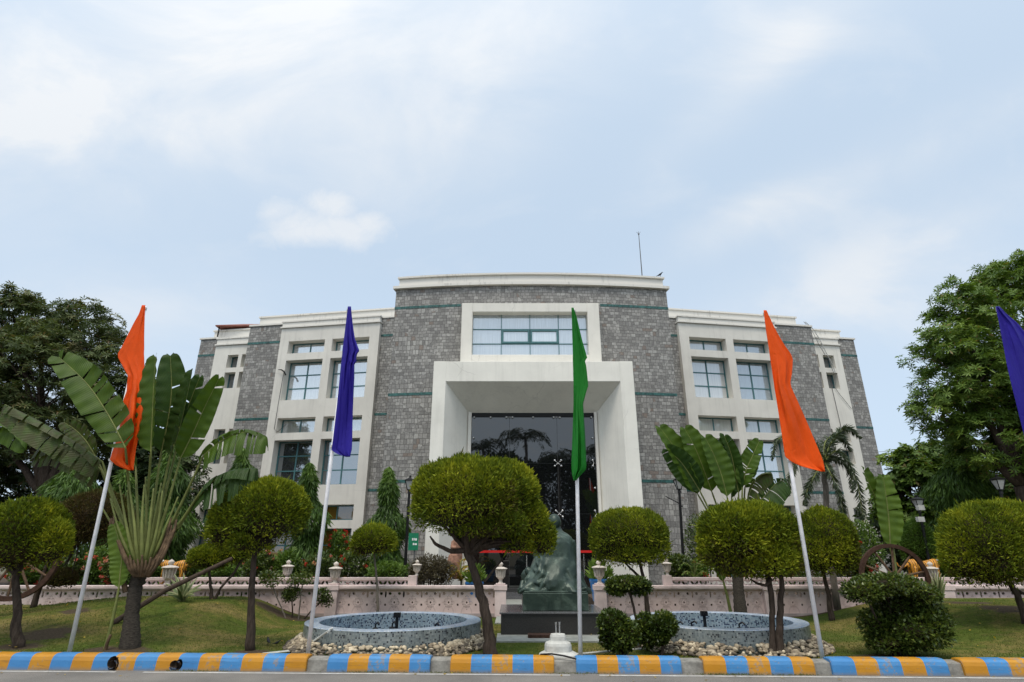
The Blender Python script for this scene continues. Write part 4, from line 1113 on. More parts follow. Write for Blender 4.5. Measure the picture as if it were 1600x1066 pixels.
# (py, left px, right px, depth front/back in m, fold amplitude)
prof = [(929, 814, 919, .62, .10), (922, 811, 918, .63, .10), (915, 815, 914, .60, .085), (905, 822, 908, .55, .07), (895, 828, 903, .50, .055), (882, 832, 902, .44, .04), (870, 836, 900, .38, .028),
        (858, 837, 899, .355, .018), (848, 838, 897, .34, .012), (840, 840, 893.5, .31, .006), (834, 846, 887, .25, .003), (830, 854, 880, .17, 0), (827, 857, 878, .135, 0), (821, 858, 875, .12, 0)]
rs = random.Random(4); phs = [rs.uniform(0, 6.28) for _ in range(5)]
for (py, l, r, dp, am) in prof:
    c = SP((l+r)/2, py); hw = (r-l)/2*km; ring = []
    for k in range(72):
        t = 2*PI*k/72; ct, sn = math.cos(t), math.sin(t)
        sg = lambda v: math.copysign(abs(v)**.82, v)
        f = 1+1.35*am*(math.sin(5*t+phs[0]+c.z*7)*.6+math.sin(9*t+phs[1]-c.z*9)*.45+math.sin(15*t+phs[2]+c.z*12)*.28)
        ring.append(Vector((c.x+hw*sg(ct)*f, YS+.05+dp*sg(sn)*f, c.z)))
    rings.append(ring)
m.loft(rings)
# head turned a little to the right, ears, nose
hc = SP(866, 815, YS-.01); m.ell(hc, (.142, .165, .165), 18, 12); m.ell(hc+Vector((.02, .06, -.07)), (.095, .11, .10), 14, 9)
for s in (-1, 1): m.ell(hc+Vector((s*.135, .02, -.02)), (.022, .035, .06), 8, 6)
m.ell(hc+Vector((.04, .185, -.02)), (.025, .04, .04), 8, 6)
m.tube([SP(861, 829, YS-.11), SP(867, 832, YS-.17), SP(878, 833, YS-.13), SP(884, 837, YS-.05)], [.03, .035, .035, .03], 8)      # collar roll
# upper arms and forearms folded to the front, knees under the robe
for s, pxs in ((-1, 843), (1, 894)):
    sh = SP(pxs, 846); m.tube([sh+Vector((-s*.05, 0, 0)), sh+Vector((s*.04, .06, -.28)), sh+Vector((-s*.12, .36, -.40))], [.12, .115, .075], 10)
for s, pxs in ((-1, 826), (1, 906)):
    kn = SP(pxs, 905); m.tube([Vector((so[0]+s*.2, YS, kn.z)), Vector((kn.x, YS+.42, kn.z+.04)), Vector((so[0]+s*.1, YS+.55, kn.z-.08))], [.20, .17, .12], 10)
m.ell(SP(825, 893, YS+.1), (.078, .085, .095), 14, 10)
# hanging robe folds on the back
for (a, b, c2, w) in (((846, 873), (842, 893), (833, 905), .030), ((850, 880), (847, 897), (836, 912), .026), ((833, 882), (826, 905), (816, 918), .035), ((838, 872), (832, 886), (838, 894), .030), ((838, 878), (841, 884), (848, 876), .022),
                      ((893, 872), (899, 896), (908, 917), .030), ((887, 890), (893, 904), (903, 920), .030), ((868, 885), (866, 905), (858, 922), .020), ((878, 893), (884, 908), (880, 922), .022), ((856, 896), (850, 912), (842, 924), .025), ((828, 908), (842, 912), (850, 905), .026)):
    def back(q):
        py = q[1]; 
        for i in range(len(prof)-1):
            if prof[i+1][0] <= py <= prof[i][0]:
                f = (prof[i][0]-py)/(prof[i][0]-prof[i+1][0]); L = [prof[i][j]+(prof[i+1][j]-prof[i][j])*f for j in range(5)]
                u = (q[0]-(L[1]+L[2])/2)/((L[2]-L[1])/2); u = max(-.97, min(.97, u)); return SP(q[0], py, YS+.05-L[3]*math.sqrt(1-abs(u)**2.4)*.97)
        return SP(q[0], py, YS-.5)
    m.tube([back(a), back(b), back(c2)], [w*.9, w*1.7, w*1.0], 8)
# hem lying over the pedestal edge, a corner hanging at the left
hem = [(812, 926), (818, 921), (828, 924), (840, 927), (850, 923), (862, 927), (875, 925), (888, 926), (898, 921), (908, 922), (917, 919)]
m.tube([SP(x, y, YS-.50-.05*math.sin(i*2.1)) for i, (x, y) in enumerate(hem)], [.04]*len(hem), 7)
m.tube([SP(817, 908, YS-.2), SP(814, 920, YS-.3), SP(812, 932, YS-.3)], [.05, .045, .02], 7)
m.build('robed_body', M['bronze'], st, so, recalc=True, remesh=.016)

# small carved figure at the porch
cf = at(716, 905, 17.3); fz = .34
m = MB(); k = mpp(860, 17.3)
pf = [(905, 7), (897, 8), (888, 10), (878, 12), (868, 11), (862, 8), (855, 7.5), (848, 9), (843, 8), (840, 3.5), (838, 3)]
rings = []
for i, (py, hw) in enumerate(pf):
    c = at(714+[0, -1, -3, -4, -2, 0, 1, 2, 2, 2, 2][i], py, 17.3); c.z = max(c.z, fz)
    rings.append([Vector((c.x+hw*k*math.cos(2*PI*j/20), 17.3+hw*k*.75*math.sin(2*PI*j/20), c.z)) for j in range(20)])
m.loft(rings)
hd = at(716, 832, 17.3); m.ell(hd, (.10, .11, .13), 12, 9); m.ell(hd+Vector((-.02, .03, .12)), (.09, .09, .07), 10, 7)
for s in (-1, 1):
    sh = at(716+s*8, 846, 17.3); m.tube([sh, sh+Vector((s*.03, -.06, -.17)), at(716-s*1, 856, 17.1), at(716-s*2, 848, 17.08)], [.055, .05, .042, .03], 8)
o = m.build('carved_figure', M['terracotta'], None, (cf.x, 17.3, fz), recalc=True, remesh=.02)
tag(o, 'reddish carved stone figure with crossed arms beside the porch', 'statue')

# stepped white concrete block at the kerb
b0 = gnd(873, 1028, .13); m = MB()
prof = [(0.41, -.13), (.42, .02), (.40, .06), (.33, .085), (.29, .10), (.285, .18), (.265, .215), (.19, .235), (.175, .25), (.17, .305), (.15, .335), (.06, .345), (0, .345)]
bx, by = b0.x, b0.y+.06
vs = []
for i, (r, z) in enumerate(prof):
    for k in range(28):
        t = 2*PI*k/28; q = 1/max(abs(math.cos(t)), abs(math.sin(t))); q = 1+(min(q, 1.25)-1)*.5
        j = 1+.03*mnoise.noise((math.cos(t)*2, math.sin(t)*2, z*6))
        vs.append((bx+r*q*j*math.cos(t)*.70, by+r*q*j*math.sin(t)*.62, .12+z*.95))
fs = []
for i in range(len(prof)-1):
    for k in range(28): fs.append((i*28+k, i*28+(k+1) % 28, (i+1)*28+(k+1) % 28, (i+1)*28+k))
m.add(vs, fs)
lb = thing('stepped_block', (bx, by, .1), 'whitewashed stepped concrete block with two bolts on the kerb', 'concrete block')
m.build('block', M['wconcrete'], lb, (bx, by, .1), smooth=False)
for dx in (-.025, .028):
    m = MB(); m.tube([(bx+dx, by, .42), (bx+dx, by, .60)], .012, 8); m.tube([(bx+dx, by, .56), (bx+dx, by, .60)], .019, 6); m.build('bolt', M['steel'], lb, (bx, by, .1))
m = MB(); m.tube([(bx-.28, kerb_y(bx)+.20, .205), (bx-.12, kerb_y(bx)+.14, .222), (bx+.06, kerb_y(bx)+.08, .205), (bx+.22, kerb_y(bx)+.05, .172)], .013, 6)
tag(m.build('black_cable', M['black'], None, (bx, kerb_y(bx)+.1, .2)), 'short black cable drooping over the kerb gap', 'cable')
a = gnd(826, 1002, .116); b = gnd(873, 1002, .116)
m = MB(); m.box(a.x, b.x, 11.62, 11.9, .116, .165); 
for i in range(6): x = a.x+.05+(b.x-a.x-.1)*i/5; m.box(x-.006, x+.006, 11.616, 11.9, .12, .171)
tag(m.build('drain_grating', M['rust'], None, ((a.x+b.x)/2, 11.75, .116)), 'flat dark grating on the apron before the granite plinth', 'grating')

# ------------------------------------------------------------------ flagpoles
def interp(rows, y):
    for i in range(len(rows)-1):
        if rows[i][0] <= y <= rows[i+1][0]:
            f = (y-rows[i][0])/(rows[i+1][0]-rows[i][0]); return [rows[i][j]+(rows[i+1][j]-rows[i][j])*f for j in range(1, 3)]
    return rows[-1][1:3]
def flagpole(base, top, rows, mat, label, seed, folds=3.0, amp=.10, split=None):
    b = gnd(*base, .10); b.z = lawn_z(b.x, b.y)-.02; Y = b.y
    t = at(top[0], top[1]+2, Y)
    r = thing('flagpole', b, label, 'flagpole', 'white flagpoles along the kerb'); o = tuple(b)
    m = MB(); m.tube([b+Vector((0, 0, -.1)), b+(t-b)*.5, t], [.033, .030, .024], 12); m.ell(t, (.03, .03, .03), 8, 6); m.build('pole', M['pole'], r, o, smooth=True)
    for py in (rows[0][0]+6, rows[-1][0]-16):
        px = top[0]+(base[0]-top[0])*(py-top[1])/(base[1]-top[1]); q = at(px, py, Y); m = MB(); m.tube([q+Vector((0, -.01, -.02)), q+Vector((0, -.01, .02))], [.042, .042], 10); m.build('tie', M['hose'], r, o)
    rg = random.Random(seed)
    ny = 90; nx = 44; y0, y1 = rows[0][0], rows[-1][0]
    m = MB(); ph = rg.uniform(0, 6)
    for j in range(ny+1):
        py = y0+(y1-y0)*j/ny; l, rr = interp(rows, py); v = j/ny
        polex = top[0]+(base[0]-top[0])*(py-top[1])/(base[1]-top[1])
        for i in range(nx+1):
            u = i/nx
            # outline in the photo gives the hanging width; the spare cloth lies in folds towards and away from the viewer
            wob = (math.sin(u*folds*2*PI+ph+v*3.2)*.62+math.sin(u*folds*3.7*PI+ph*2-v*5.0)*.38)
            a = amp*(.25+.9*v**.7)*(0.55+.45*math.sin(v*7+seed))
            px = l+(rr-l)*(u+.035*math.sin(u*folds*4*PI+ph+v*4)*math.sin(PI*u))
            dy = -.055 - a*(wob*.5+.5)*math.sin(PI*min(1, max(0, u*.9+.05)))**.6
            dy += .05*math.sin(v*9+u*5+ph)*v*.5
            sag = 3.0*math.sin(u*PI*2+v*6+ph)*(1 if 0 < v < .97 else .0)*(0.0 if v < .03 else 1)*.4
            m.v.append(tuple(at(px, py, Y+dy)+Vector((0, 0, -.006*sag))))
    uvs = {}
    for j in range(ny):
        for i in range(nx):
            k = len(m.f); m.f.append((j*(nx+1)+i, j*(nx+1)+i+1, (j+1)*(nx+1)+i+1, (j+1)*(nx+1)+i))
            m.uv[k] = [(i/nx, j/ny), ((i+1)/nx, j/ny), ((i+1)/nx, (j+1)/ny), (i/nx, (j+1)/ny)]
    f = m.build('flag', mat, r, o, smooth=True, recalc=False)
    sl = f.modifiers.new('hem', 'SOLIDIFY'); sl.thickness = .004
    return r
flagpole((108, 1022), (227, 479), [(477, 222, 227), (490, 217.5, 226.5), (505, 209, 226), (525, 199, 225.5), (545, 189, 225.5), (553, 184, 225), (560, 185, 225.5), (575, 193, 225.5), (588, 200, 225.5), (600, 198.5, 226), (612, 198, 226), (625, 193, 226.5), (640, 190, 228), (652, 188, 226), (664, 188, 222), (678, 186, 219), (690, 182, 215), (705, 176, 212), (718, 172, 210.5), (728, 184, 209), (735, 200, 209)], M['orange'], 'white flagpole with orange cloth, leftmost, behind the big fan palm', 3, 1.6, .16)
flagpole((480, 1029), (546, 481), [(479, 543.5, 548.5), (492, 542, 549.5), (510, 540, 551.5), (530, 537.5, 554.5), (545, 535.5, 560), (549, 535, 561.5), (553, 535, 558), (560, 534, 556.5), (566, 533.5, 557), (569, 533, 553.5), (590, 531, 553.5), (610, 529, 552.5), (635, 526.5, 551.5), (660, 523.5, 551), (685, 520.5, 550.5), (700, 518.3, 550), (704, 518, 549.5), (709, 526, 548), (714, 540, 547)], M['blue'], 'white flagpole with narrow blue cloth, beside the left fountain', 5, 2.6, .13)
flagpole((907, 1029), (896.5, 483), [(481, 893, 896), (495, 893.5, 901), (515, 894, 905.5), (535, 894.5, 910.5), (552, 895, 915.5), (559, 895, 917.5), (564, 895, 914), (572, 895.3, 916), (585, 895.5, 917.5), (598, 896, 918.8), (604, 896, 919), (615, 896, 915.5), (632, 896, 911), (650, 895.5, 912), (670, 895, 913.5), (690, 894.3, 914.5), (710, 893.5, 915.5), (728, 893, 916), (734, 893.3, 915), (742, 894, 907), (751, 896, 900)], M['green'], 'white flagpole with green cloth in front of the entrance porch', 8, 2.0, .12)
flagpole((1286, 1034), (1195, 487), [(485, 1193, 1197.5), (495, 1194, 1202), (510, 1196, 1209), (525, 1198, 1217), (540, 1200.5, 1226), (554, 1202.5, 1236), (562, 1203.5, 1239), (572, 1205, 1238.5), (585, 1207, 1237.5), (598, 1209, 1235), (606, 1210, 1236.5), (620, 1212.3, 1243), (640, 1215.5, 1252), (660, 1218.6, 1261), (680, 1221.6, 1269.5), (700, 1224.5, 1278), (713, 1226.5, 1283.5), (716, 1230, 1284.5), (722, 1238, 1286.5), (730, 1256, 1288), (737, 1284, 1289)], M['orange'], 'white flagpole with wide orange cloth, before the right fountain', 11, 1.3, .14)
flagpole((1706, 1040), (1559, 482), [(479, 1556, 1561), (490, 1558, 1572), (505, 1561, 1590), (525, 1564.5, 1606), (545, 1568.5, 1618), (570, 1573, 1630), (600, 1580, 1640), (640, 1590, 1655), (680, 1600, 1668), (715, 1610, 1680), (725, 1630, 1684)], M['blue'], 'white flagpole with blue cloth at the right edge before the big tree', 14, 1.8, .14)

# ------------------------------------------------------------------ lamp posts and sign
def lamp_post(bpx, tpx, Y, label, arm=None):
    zb = .3; t = at(*tpx, Y); o = (at(bpx[0], bpx[1], Y).x, Y, zb)
    r = thing('street_lamp', o, label, 'street lamp', 'black lantern lamp posts in the garden')
    b = Vector(o); top = t
    h = .42
    hd = top-Vector((0, 0, h))
    m = MB(); m.tube([b, b+Vector((0, 0, .5)), b+Vector((0, 0, .52)), hd], [.07, .065, .045, .036], 10); m.tube([hd-Vector((0, 0, .10)), hd], [.055, .03], 10); m.tube([hd-Vector((0, 0, .5)), hd-Vector((0, 0, .46))], [.052, .052], 10); m.build('pole', M['black'], r, o)
    m = MB(); q = hd
    cs = [Vector((sx, sy, 0)) for sx in (-1, 1) for sy in (-1, 1)]
    for c in cs: m.tube([q+c*.05, q+c*.115+Vector((0, 0, .26))], .012, 5)
    m.box(q.x-.13, q.x+.13, q.y-.13, q.y+.13, q.z+.26, q.z+.28); m.box(q.x-.06, q.x+.06, q.y-.06, q.y+.06, q.z-.01, q.z+.015)
    m.add([(q.x-.14, q.y-.14, q.z+.28), (q.x+.14, q.y-.14, q.z+.28), (q.x+.14, q.y+.14, q.z+.28), (q.x-.14, q.y+.14, q.z+.28), (q.x, q.y, q.z+.37)], [(0, 1, 4), (1, 2, 4), (2, 3, 4), (3, 0, 4)])
    m.ell(q+Vector((0, 0, .385)), (.03, .03, .04), 8, 6); hdo = m.build('lantern', M['black'], r, o)
    m = MB(); p = [q+Vector((sx*.045, sy*.045, .016)) for sx, sy in ((-1, -1), (1, -1), (1, 1), (-1, 1))]+[q+Vector((sx*.108, sy*.108, .258)) for sx, sy in ((-1, -1), (1, -1), (1, 1), (-1, 1))]
    m.hexa(p); m.build('glass', M['lampglass'], hdo, o)
    if arm:
        m = MB(); m.tube([hd-Vector((0, 0, .42)), hd+Vector((arm, 0, -.20))], [.014, .014], 6); m.build('arm', M['black'], r, o)
    return r
lamp_post((632, 905), (641, 743), 17.2, 'black lantern lamp post left of the porch, beside the green sign')
lamp_post((1068, 893), (1059, 742), 17.2, 'black lantern lamp post right of the porch with a side arm', -.42)
lamp_post((1452, 885), (1431, 773), 17.6, 'black lantern lamp post with two small floodlights, right of the banana leaf')
lp = [o for o in bpy.data.objects if o.name.startswith('street_lamp')][-1]; lo = tuple(lp.location)
for yy in (794, 812):
    p = at(1433, yy, 17.5); m = MB(); m.box(p.x-.09, p.x+.09, 17.30, 17.42, p.z-.07, p.z+.07); m.tube([(p.x, 17.42, p.z), (p.x+.03, 17.6, p.z)], .015, 6); m.build('floodlight', M['lightcable'], lp, lo)
lamp_post((1574, 860), (1556, 741), 15.9, 'black lantern lamp post rising behind the rightmost topiary')
sp = at(645, 905, 16.6); sg_ = thing('sign_board', (sp.x, 16.6, .34), 'small green sign board with white writing on thin post by lamp', 'sign'); sgo = tuple(sg_.location)
a = at(638, 833, 16.6); b = at(653, 860, 16.6)
m = MB(); m.tube([(sp.x, 16.63, .3), (sp.x, 16.63, a.z)], .022, 8); m.build('post', M['cable'], sg_, sgo)
m = MB(); m.box(a.x+.02, b.x, 16.58, 16.61, b.z, a.z); m.build('board', M['signgreen'], sg_, sgo)
m = MB(); w = b.x-a.x
for i, (u0, u1, v0, v1) in enumerate(((.40, .52, .56, .70), (.56, .66, .57, .70), (.70, .86, .56, .69), (.50, .62, .30, .42), (.66, .88, .30, .40))):
    m.box(a.x+w*u0, a.x+w*u1, 16.574, 16.579, b.z+(a.z-b.z)*v0, b.z+(a.z-b.z)*v1)
m.build('lettering', M['signwhite'], sg_, sgo)

# ------------------------------------------------------------------ cart wheels and beam
def wheel(cx, cy, R, Y, label, spokes, tilt, ph=.1, mat='rust'):
    c = at(cx, cy, Y); o = (c.x, Y, c.z-R)
    r = thing('cart_wheel', o, label, 'cart wheel', 'iron rimmed cart wheels')
    Rm = Matrix.Rotation(tilt, 3, 'Z')
    m = MB(); n = 48
    ring = []
    for i in range(n+1):
        t = 2*PI*i/n; e = Rm @ Vector((math.cos(t), 0, math.sin(t))); ay = Rm @ Vector((0, 1, 0))
        ring.append([c+e*(R*f)+ay*d for f, d in ((1, -.045), (1, .045), (.885, .045), (.885, -.045))])
    m.loft(ring, False); m.build('rim', M[mat], r, o)
    m = MB(); ay = Rm @ Vector((0, 1, 0)); m.tube([c-ay*.12, c-ay*.07, c+ay*.07, c+ay*.12], [.06, .10, .10, .06], 12); m.build('hub', M[mat], r, o)
    for i in range(spokes):
        t = ph+2*PI*i/spokes; e = Rm @ Vector((math.cos(t), 0, math.sin(t)))
        m = MB(); m.tube([c+e*.08, c+e*R*.9], [.028, .022], 7); m.build('spoke', M['wood'], r, o)
    return r
wheel(28, 872, 62*mpp(872, 12.6), 12.6, 'old cart wheel behind the leftmost topiary', 12, .12, 0.02)
wheel(1398, 903, 50*mpp(900, 12.9), 12.9, 'old cart wheel rising behind the large dark shrub', 10, -.15, .2)
a = gnd(206, 948, .5); a = at(206, 948, 11.9); b = at(362, 873, 13.4); az = lawn_z(a.x, a.y)
m = MB(); m.tube([Vector((a.x-.25, a.y-.12, az-.02)), a.lerp(b, .3), b], [.05, .048, .04], 10)
tag(m.build('timber_shaft', M['timber'], None, a), 'dark round timber shaft leaning up behind the big fan palm', 'timber beam')
# prop under the beam
# ------------------------------------------------------------------ tiger figures
def tiger(px, py, Y, facing, label, L=1.15):
    c = at(px, py, Y); zb = .34; s = facing; k = L/1.15
    r = thing('tiger_figure', (c.x, Y, zb), label, 'tiger figure', 'painted tiger figures behind the wall'); o = (c.x, Y, zb)
    zt = c.z; m = MB()
    P = lambda x, y, z: Vector((c.x+s*x*k, Y+y*k, zt+z*k))
    def ring(x, z, ry, rz): return [P(x, ry*math.cos(2*PI*i/16), z+rz*math.sin(2*PI*i/16)) for i in range(16)]
    m.loft([ring(-.56, .0, .06, .08), ring(-.50, .02, .13, .17), ring(-.32, .02, .16, .18), ring(-.08, -.02, .145, .15), ring(.12, .0, .16, .17), ring(.28, .04, .15, .17), ring(.40, .06, .10, .12), ring(.46, .07, .06, .08)])
    m.ell(P(.50, 0, .10), (.14*k, .12*k, .12*k), 12, 9); m.ell(P(.62, 0, .05), (.08*k, .075*k, .06*k), 10, 7)
    for e in (-1, 1): m.ell(P(.46, e*.09, .22), (.02*k, .035*k, .04*k), 8, 6)
    for x, e in ((-.42, -1), (-.42, 1), (.24, -1), (.24, 1)):
        top = P(x, e*.09, -.05); foot = Vector((top.x+s*.03*k, top.y, zb)); kn = top.lerp(foot, .5)+Vector((-s*.05*k if x < 0 else s*.01, 0, 0)); m.tube([top, kn, foot+Vector((0, 0, .04)), foot+Vector((s*.07*k, 0, .03))], [.085*k, .06*k, .05*k, .045*k], 9)
    m.tube([P(-.55, 0, .04), P(-.72, 0, -.06), P(-.82, .03, -.02), P(-.86, .04, .1)], [.035*k, .03*k, .028*k, .02*k], 8)
    m.build('body', M['tiger'], r, o, smooth=True, remesh=.02)
    m = MB(); m.ell(P(.57, -.05, .13), (.075*k, .06*k, .075*k), 10, 7); m.ell(P(.66, 0, .02), (.055*k, .06*k, .04*k), 10, 7); m.ell(P(.36, -.10, .17), (.06*k, .03*k, .04*k), 8, 6)
    m.build('white_patch', M['tigerwhite'], r, o, smooth=True)
    m = MB(); m.ell(P(.70, 0, .06), (.03*k, .035*k, .025*k), 8, 6)
    for e in (-1, 1): m.ell(P(.62, e*.075, .12), (.02*k, .015*k, .018*k), 8, 6)
    m.build('nose_and_eyes', M['feather'], r, o, smooth=True)
tiger(270, 884, 16.3, -1, 'painted orange tiger figure facing left behind the left urn', .80)
tiger(1446, 884, 16.3, 1, 'painted orange tiger figure facing right beside the right cart wheel', .98)

# ------------------------------------------------------------------ birds
def bird(p, s, rz, label):
    m = MB(); R3 = Matrix.Rotation(rz, 3, 'Z'); P = lambda x, y, z: Vector(p)+R3 @ Vector((x*s, y*s, z*s))
    rg = lambda x, z, r, rz_: [P(x, r*math.cos(2*PI*i/10), z+rz_*math.sin(2*PI*i/10)) for i in range(10)]
    m.loft([rg(-1.1, .55, .10, .03), rg(-.6, .62, .16, .10), rg(-.3, .70, .24, .22), rg(.1, .80, .26, .27), rg(.35, .98, .16, .18), rg(.48, 1.15, .15, .15), rg(.62, 1.2, .08, .09), rg(.85, 1.16, .015, .015)])
    for e in (-1, 1): m.tube([P(0, e*.1, .58), P(.03, e*.1, .0), P(.15, e*.1, .0)], .025*s, 5)
    tag(m.build('bird', M['feather'], None, p, smooth=True), label, 'bird', 'small dark birds')
g = gnd(419, 1004, .15); g.z = lawn_z(g.x, g.y); bird(g, .10, 2.2, 'small dark bird standing on the lawn left of the fountain')
g = gnd(433, 1005, .15); g.z = lawn_z(g.x, g.y); bird(g, .075, .3, 'smaller dark bird pecking on the lawn near the pebbles')
g = at(1031, 433, 22.0); bird((XB+5.55, 21.95, 12.64), .17, -.6, 'tiny dark bird perched on the corner of the roof parapet')
# blue pots at the entrance
def pot(p, s, label, plant):
    o = tuple(p); r = thing('blue_pot', o, label, 'potted plant', 'blue pots at the entrance')
    m = MB(); m.lathe([(0, 0), (.12*s, 0), (.15*s, .02*s), (.20*s, .36*s), (.215*s, .40*s), (.215*s, .44*s), (.18*s, .44*s), (.17*s, .38*s), (0, .38*s)], 24, o); m.build('pot', M['tealblue'], r, o)
    rg = np.random.default_rng(int(p[0]*100)+900); n = 260
    d = sph(rg, n); d[:, 2] = np.abs(d[:, 2]); P_ = np.array(p)+np.array([0, 0, .42*s])+d*np.array([.22, .22, .38])*s*rg.random((n, 1))
    leaf_obj('foliage', M['leafmid'], P_, unit(d+np.array([0, 0, .5])+rg.normal(size=(n, 3))*.3), .16*s, .035*s, rg, .5+rg.normal(size=n)*.2, r, o)
pa = at(741, 914, 16.4); pot((pa.x, 16.4, .34), 1.15, 'blue glazed pot with green plant left of the entrance', 0)
pa = at(937, 912, 16.6); pot((pa.x, 16.6, .34), 1.3, 'blue glazed pot with tall plant behind the right gate post', 0)
# light settings
VEIL0 = .75; HAZEC = (5.95, 7.3, 8.85); CLOUDC = (8.3, 8.4, 8.5); SKYS = .10; SUNE = 1.8; SUNANG = 18; EXPO = 0.12; GLOW = 10.0
# ------------------------------------------------------------------ vegetation
def lz(p): return Vector((p.x, p.y, lawn_z(p.x, p.y) if p.y < 15.6 else .34))
def topiary(label, base, trunk_px, r0, els, n, seed, Y=None, mat='topi', L=.056, under=.3, group='clipped round topiary trees', bark='bark', extra=(), brown=0.0, twin=None):
    rg = np.random.default_rng(seed); random.seed(seed)
    b = gnd(*base, .12)
    if Y: b = at(base[0], base[1], Y)
    b = lz(Vector((b.x, Y or b.y, 0))); 
    if not Y:
        for _ in range(4): b = gnd(*base, b.z); b.z = lawn_z(b.x, b.y)
    Y = b.y; o = tuple(b)
    r = thing('topiary_tree', o, label, 'topiary', group)
    pts = [b+Vector((0, 0, -.08))]+[at(x, y, Y+dy) for x, y, dy in trunk_px]
    k = len(pts); rad = [r0*1.25]+[r0*(1-.45*i/max(1, k-1)) for i in range(1, k)]
    paths = [(pts, rad)]
    E = [px_ell(e[0], e[1], e[2], e[3], Y+(e[4] if len(e) > 4 else 0), e[5] if len(e) > 5 else None) for e in els]
    top = pts[-1]
    for c, rr in E:
        cc = Vector(c); 
        for _ in range(5):
            d = Vector((random.gauss(0, 1), random.gauss(0, 1), random.uniform(-.5, .6))).normalized(); q = cc+Vector((d.x*rr[0], d.y*rr[1], d.z*rr[2]))*.85
            mid = top.lerp(q, .5)+Vector((0, 0, .06)); paths.append(([top.lerp(pts[-2], random.random()*.3), mid, q], [r0*.42, r0*.25, .006]))
    for e in extra: paths.append(([at(x, y, Y+dy) for x, y, dy in e[0]], e[1]))
    if twin:
        paths.append(([b+Vector((twin[0], 0, -.05))]+[at(x, y, Y+dy) for x, y, dy in twin[1]], [r0*.9]+[r0*.7]*len(twin[1])))
    trunk_mesh(r, o, paths, M[bark])
    crown_clipped(r, o, E, int(n*2.5), rg, M[mat], L, L*.21, sparse=under, brown=brown)
    return r
topiary('large round topiary nearest the left edge, wheel behind its trunk', (29, 1012), [(28, 960, 0), (25, 905, 0), (34, 872, .05)], .075, [(38, 838, 76, 60), (10, 850, 70, 50, .3), (80, 850, 32, 38, -.1)], 15000, 11, under=.18, extra=[([(27, 900, 0), (8, 880, .1), (-20, 862, .2)], [.05, .035, .015])])
topiary('dark brownish topiary behind the white pole of the leftmost flag', (52, 948), [(66, 905, 0), (80, 870, 0), (128, 840, .1)], .055, [(150, 812, 62, 46), (110, 822, 40, 38, .3), (95, 905, 26, 17, .1)], 9000, 12, Y=13.6, mat='topibrown', under=.4)
topiary('tall round topiary left of the blue flag, on a straight dark trunk', (392, 1016), [(393, 950, 0), (396, 890, 0), (399, 858, .02)], .068, [(420, 802, 62, 55), (385, 815, 58, 50, .15), (350, 832, 26, 30, .1), (392, 846, 40, 24, 0)], 17000, 13, under=.22)
topiary('small two stemmed topiary on the left mound crest', (331, 945), [(329, 915, 0), (326, 880, 0)], .04, [(322, 872, 27, 20), (364, 856, 30, 30, .25), (340, 880, 12, 12, .05)], 6000, 14, Y=14.1, under=.4, twin=(.04, [(345, 918, 0), (366, 895, .1), (384, 866, .2)]))
topiary('small mushroom shaped topiary with slender trunk behind the left fountain', (592, 952), [(590, 920, 0), (586, 880, 0), (584, 862, 0)], .032, [(584, 846, 35, 26), (572, 852, 24, 20, .1)], 4500, 15, Y=14.6, under=.25, bark='palebark')
topiary('largest topiary, leaning over the plinth and partly hiding the bronze statue', (768, 1022), [(764, 990, 0), (754, 940, 0), (741, 895, 0), (728, 858, 0)], .10,
        [(728, 775, 82, 62), (778, 770, 62, 54, .35), (700, 790, 52, 46, -.1), (760, 818, 66, 30, .1), (822, 812, 34, 34, .35), (846, 842, 22, 30, .45), (806, 840, 26, 28, .3)], 30000, 16, under=.35,
        extra=[([(741, 880, 0), (733, 862, .05), (722, 838, .1)], [.05, .03, .01]), ([(757, 910, 0), (772, 890, .1), (785, 875, .2), (784, 872, .2)], [.022, .018, .014, .006]), ([(728, 860, 0), (705, 862, -.1), (680, 850, -.15), (672, 838, -.2)], [.05, .036, .026, .012])])
topiary('square shouldered topiary just right of the green flag', (1012, 958), [(1010, 930, 0), (1004, 900, 0), (998, 872, 0)], .055, [(960, 842, 38, 45), (1002, 842, 43, 46, .1), (982, 830, 56, 36, .05), (985, 866, 50, 24, .1)], 15000, 17, Y=13.9, under=.45, extra=[([(1003, 905, 0), (985, 888, .05), (970, 872, .1)], [.035, .025, .01])])
topiary('wide topiary with double trunk in front of the right fountain', (1217, 1027), [(1218, 980, 0), (1220, 930, 0), (1222, 895, 0)], .062, [(1148, 835, 58, 48), (1195, 832, 54, 46, .15), (1168, 822, 62, 38, .1), (1128, 856, 36, 42, 0), (1205, 872, 44, 34, 0), (1158, 880, 42, 26, .1)], 24000, 18, under=.5, twin=(-.10, [(1207, 980, .03), (1206, 930, .02), (1200, 895, .05)]), extra=[([(1206, 905, 0), (1196, 915, -.02), (1184, 912, -.02), (1172, 905, 0)], [.03, .024, .02, .01])])
topiary('domed topiary behind the wide orange flag pole', (1298, 962), [(1295, 930, 0), (1288, 900, 0), (1282, 875, 0)], .058, [(1290, 845, 50, 52), (1275, 860, 40, 44, -.1), (1310, 862, 30, 40, .1)], 13000, 19, Y=14.2, under=.5)
topiary('huge round topiary at the right edge on a slanting trunk', (1602, 968), [(1596, 945, 0), (1582, 915, 0), (1568, 890, 0)], .07, [(1530, 852, 66, 62), (1580, 845, 78, 62, .2), (1545, 828, 62, 46, .1), (1620, 860, 60, 62, .2), (1540, 885, 58, 38, .05), (1508, 868, 42, 46, 0)], 26000, 20, Y=11.6, under=.5, extra=[([(1583, 918, 0), (1600, 928, .1), (1620, 940, .2)], [.03, .025, .02])])

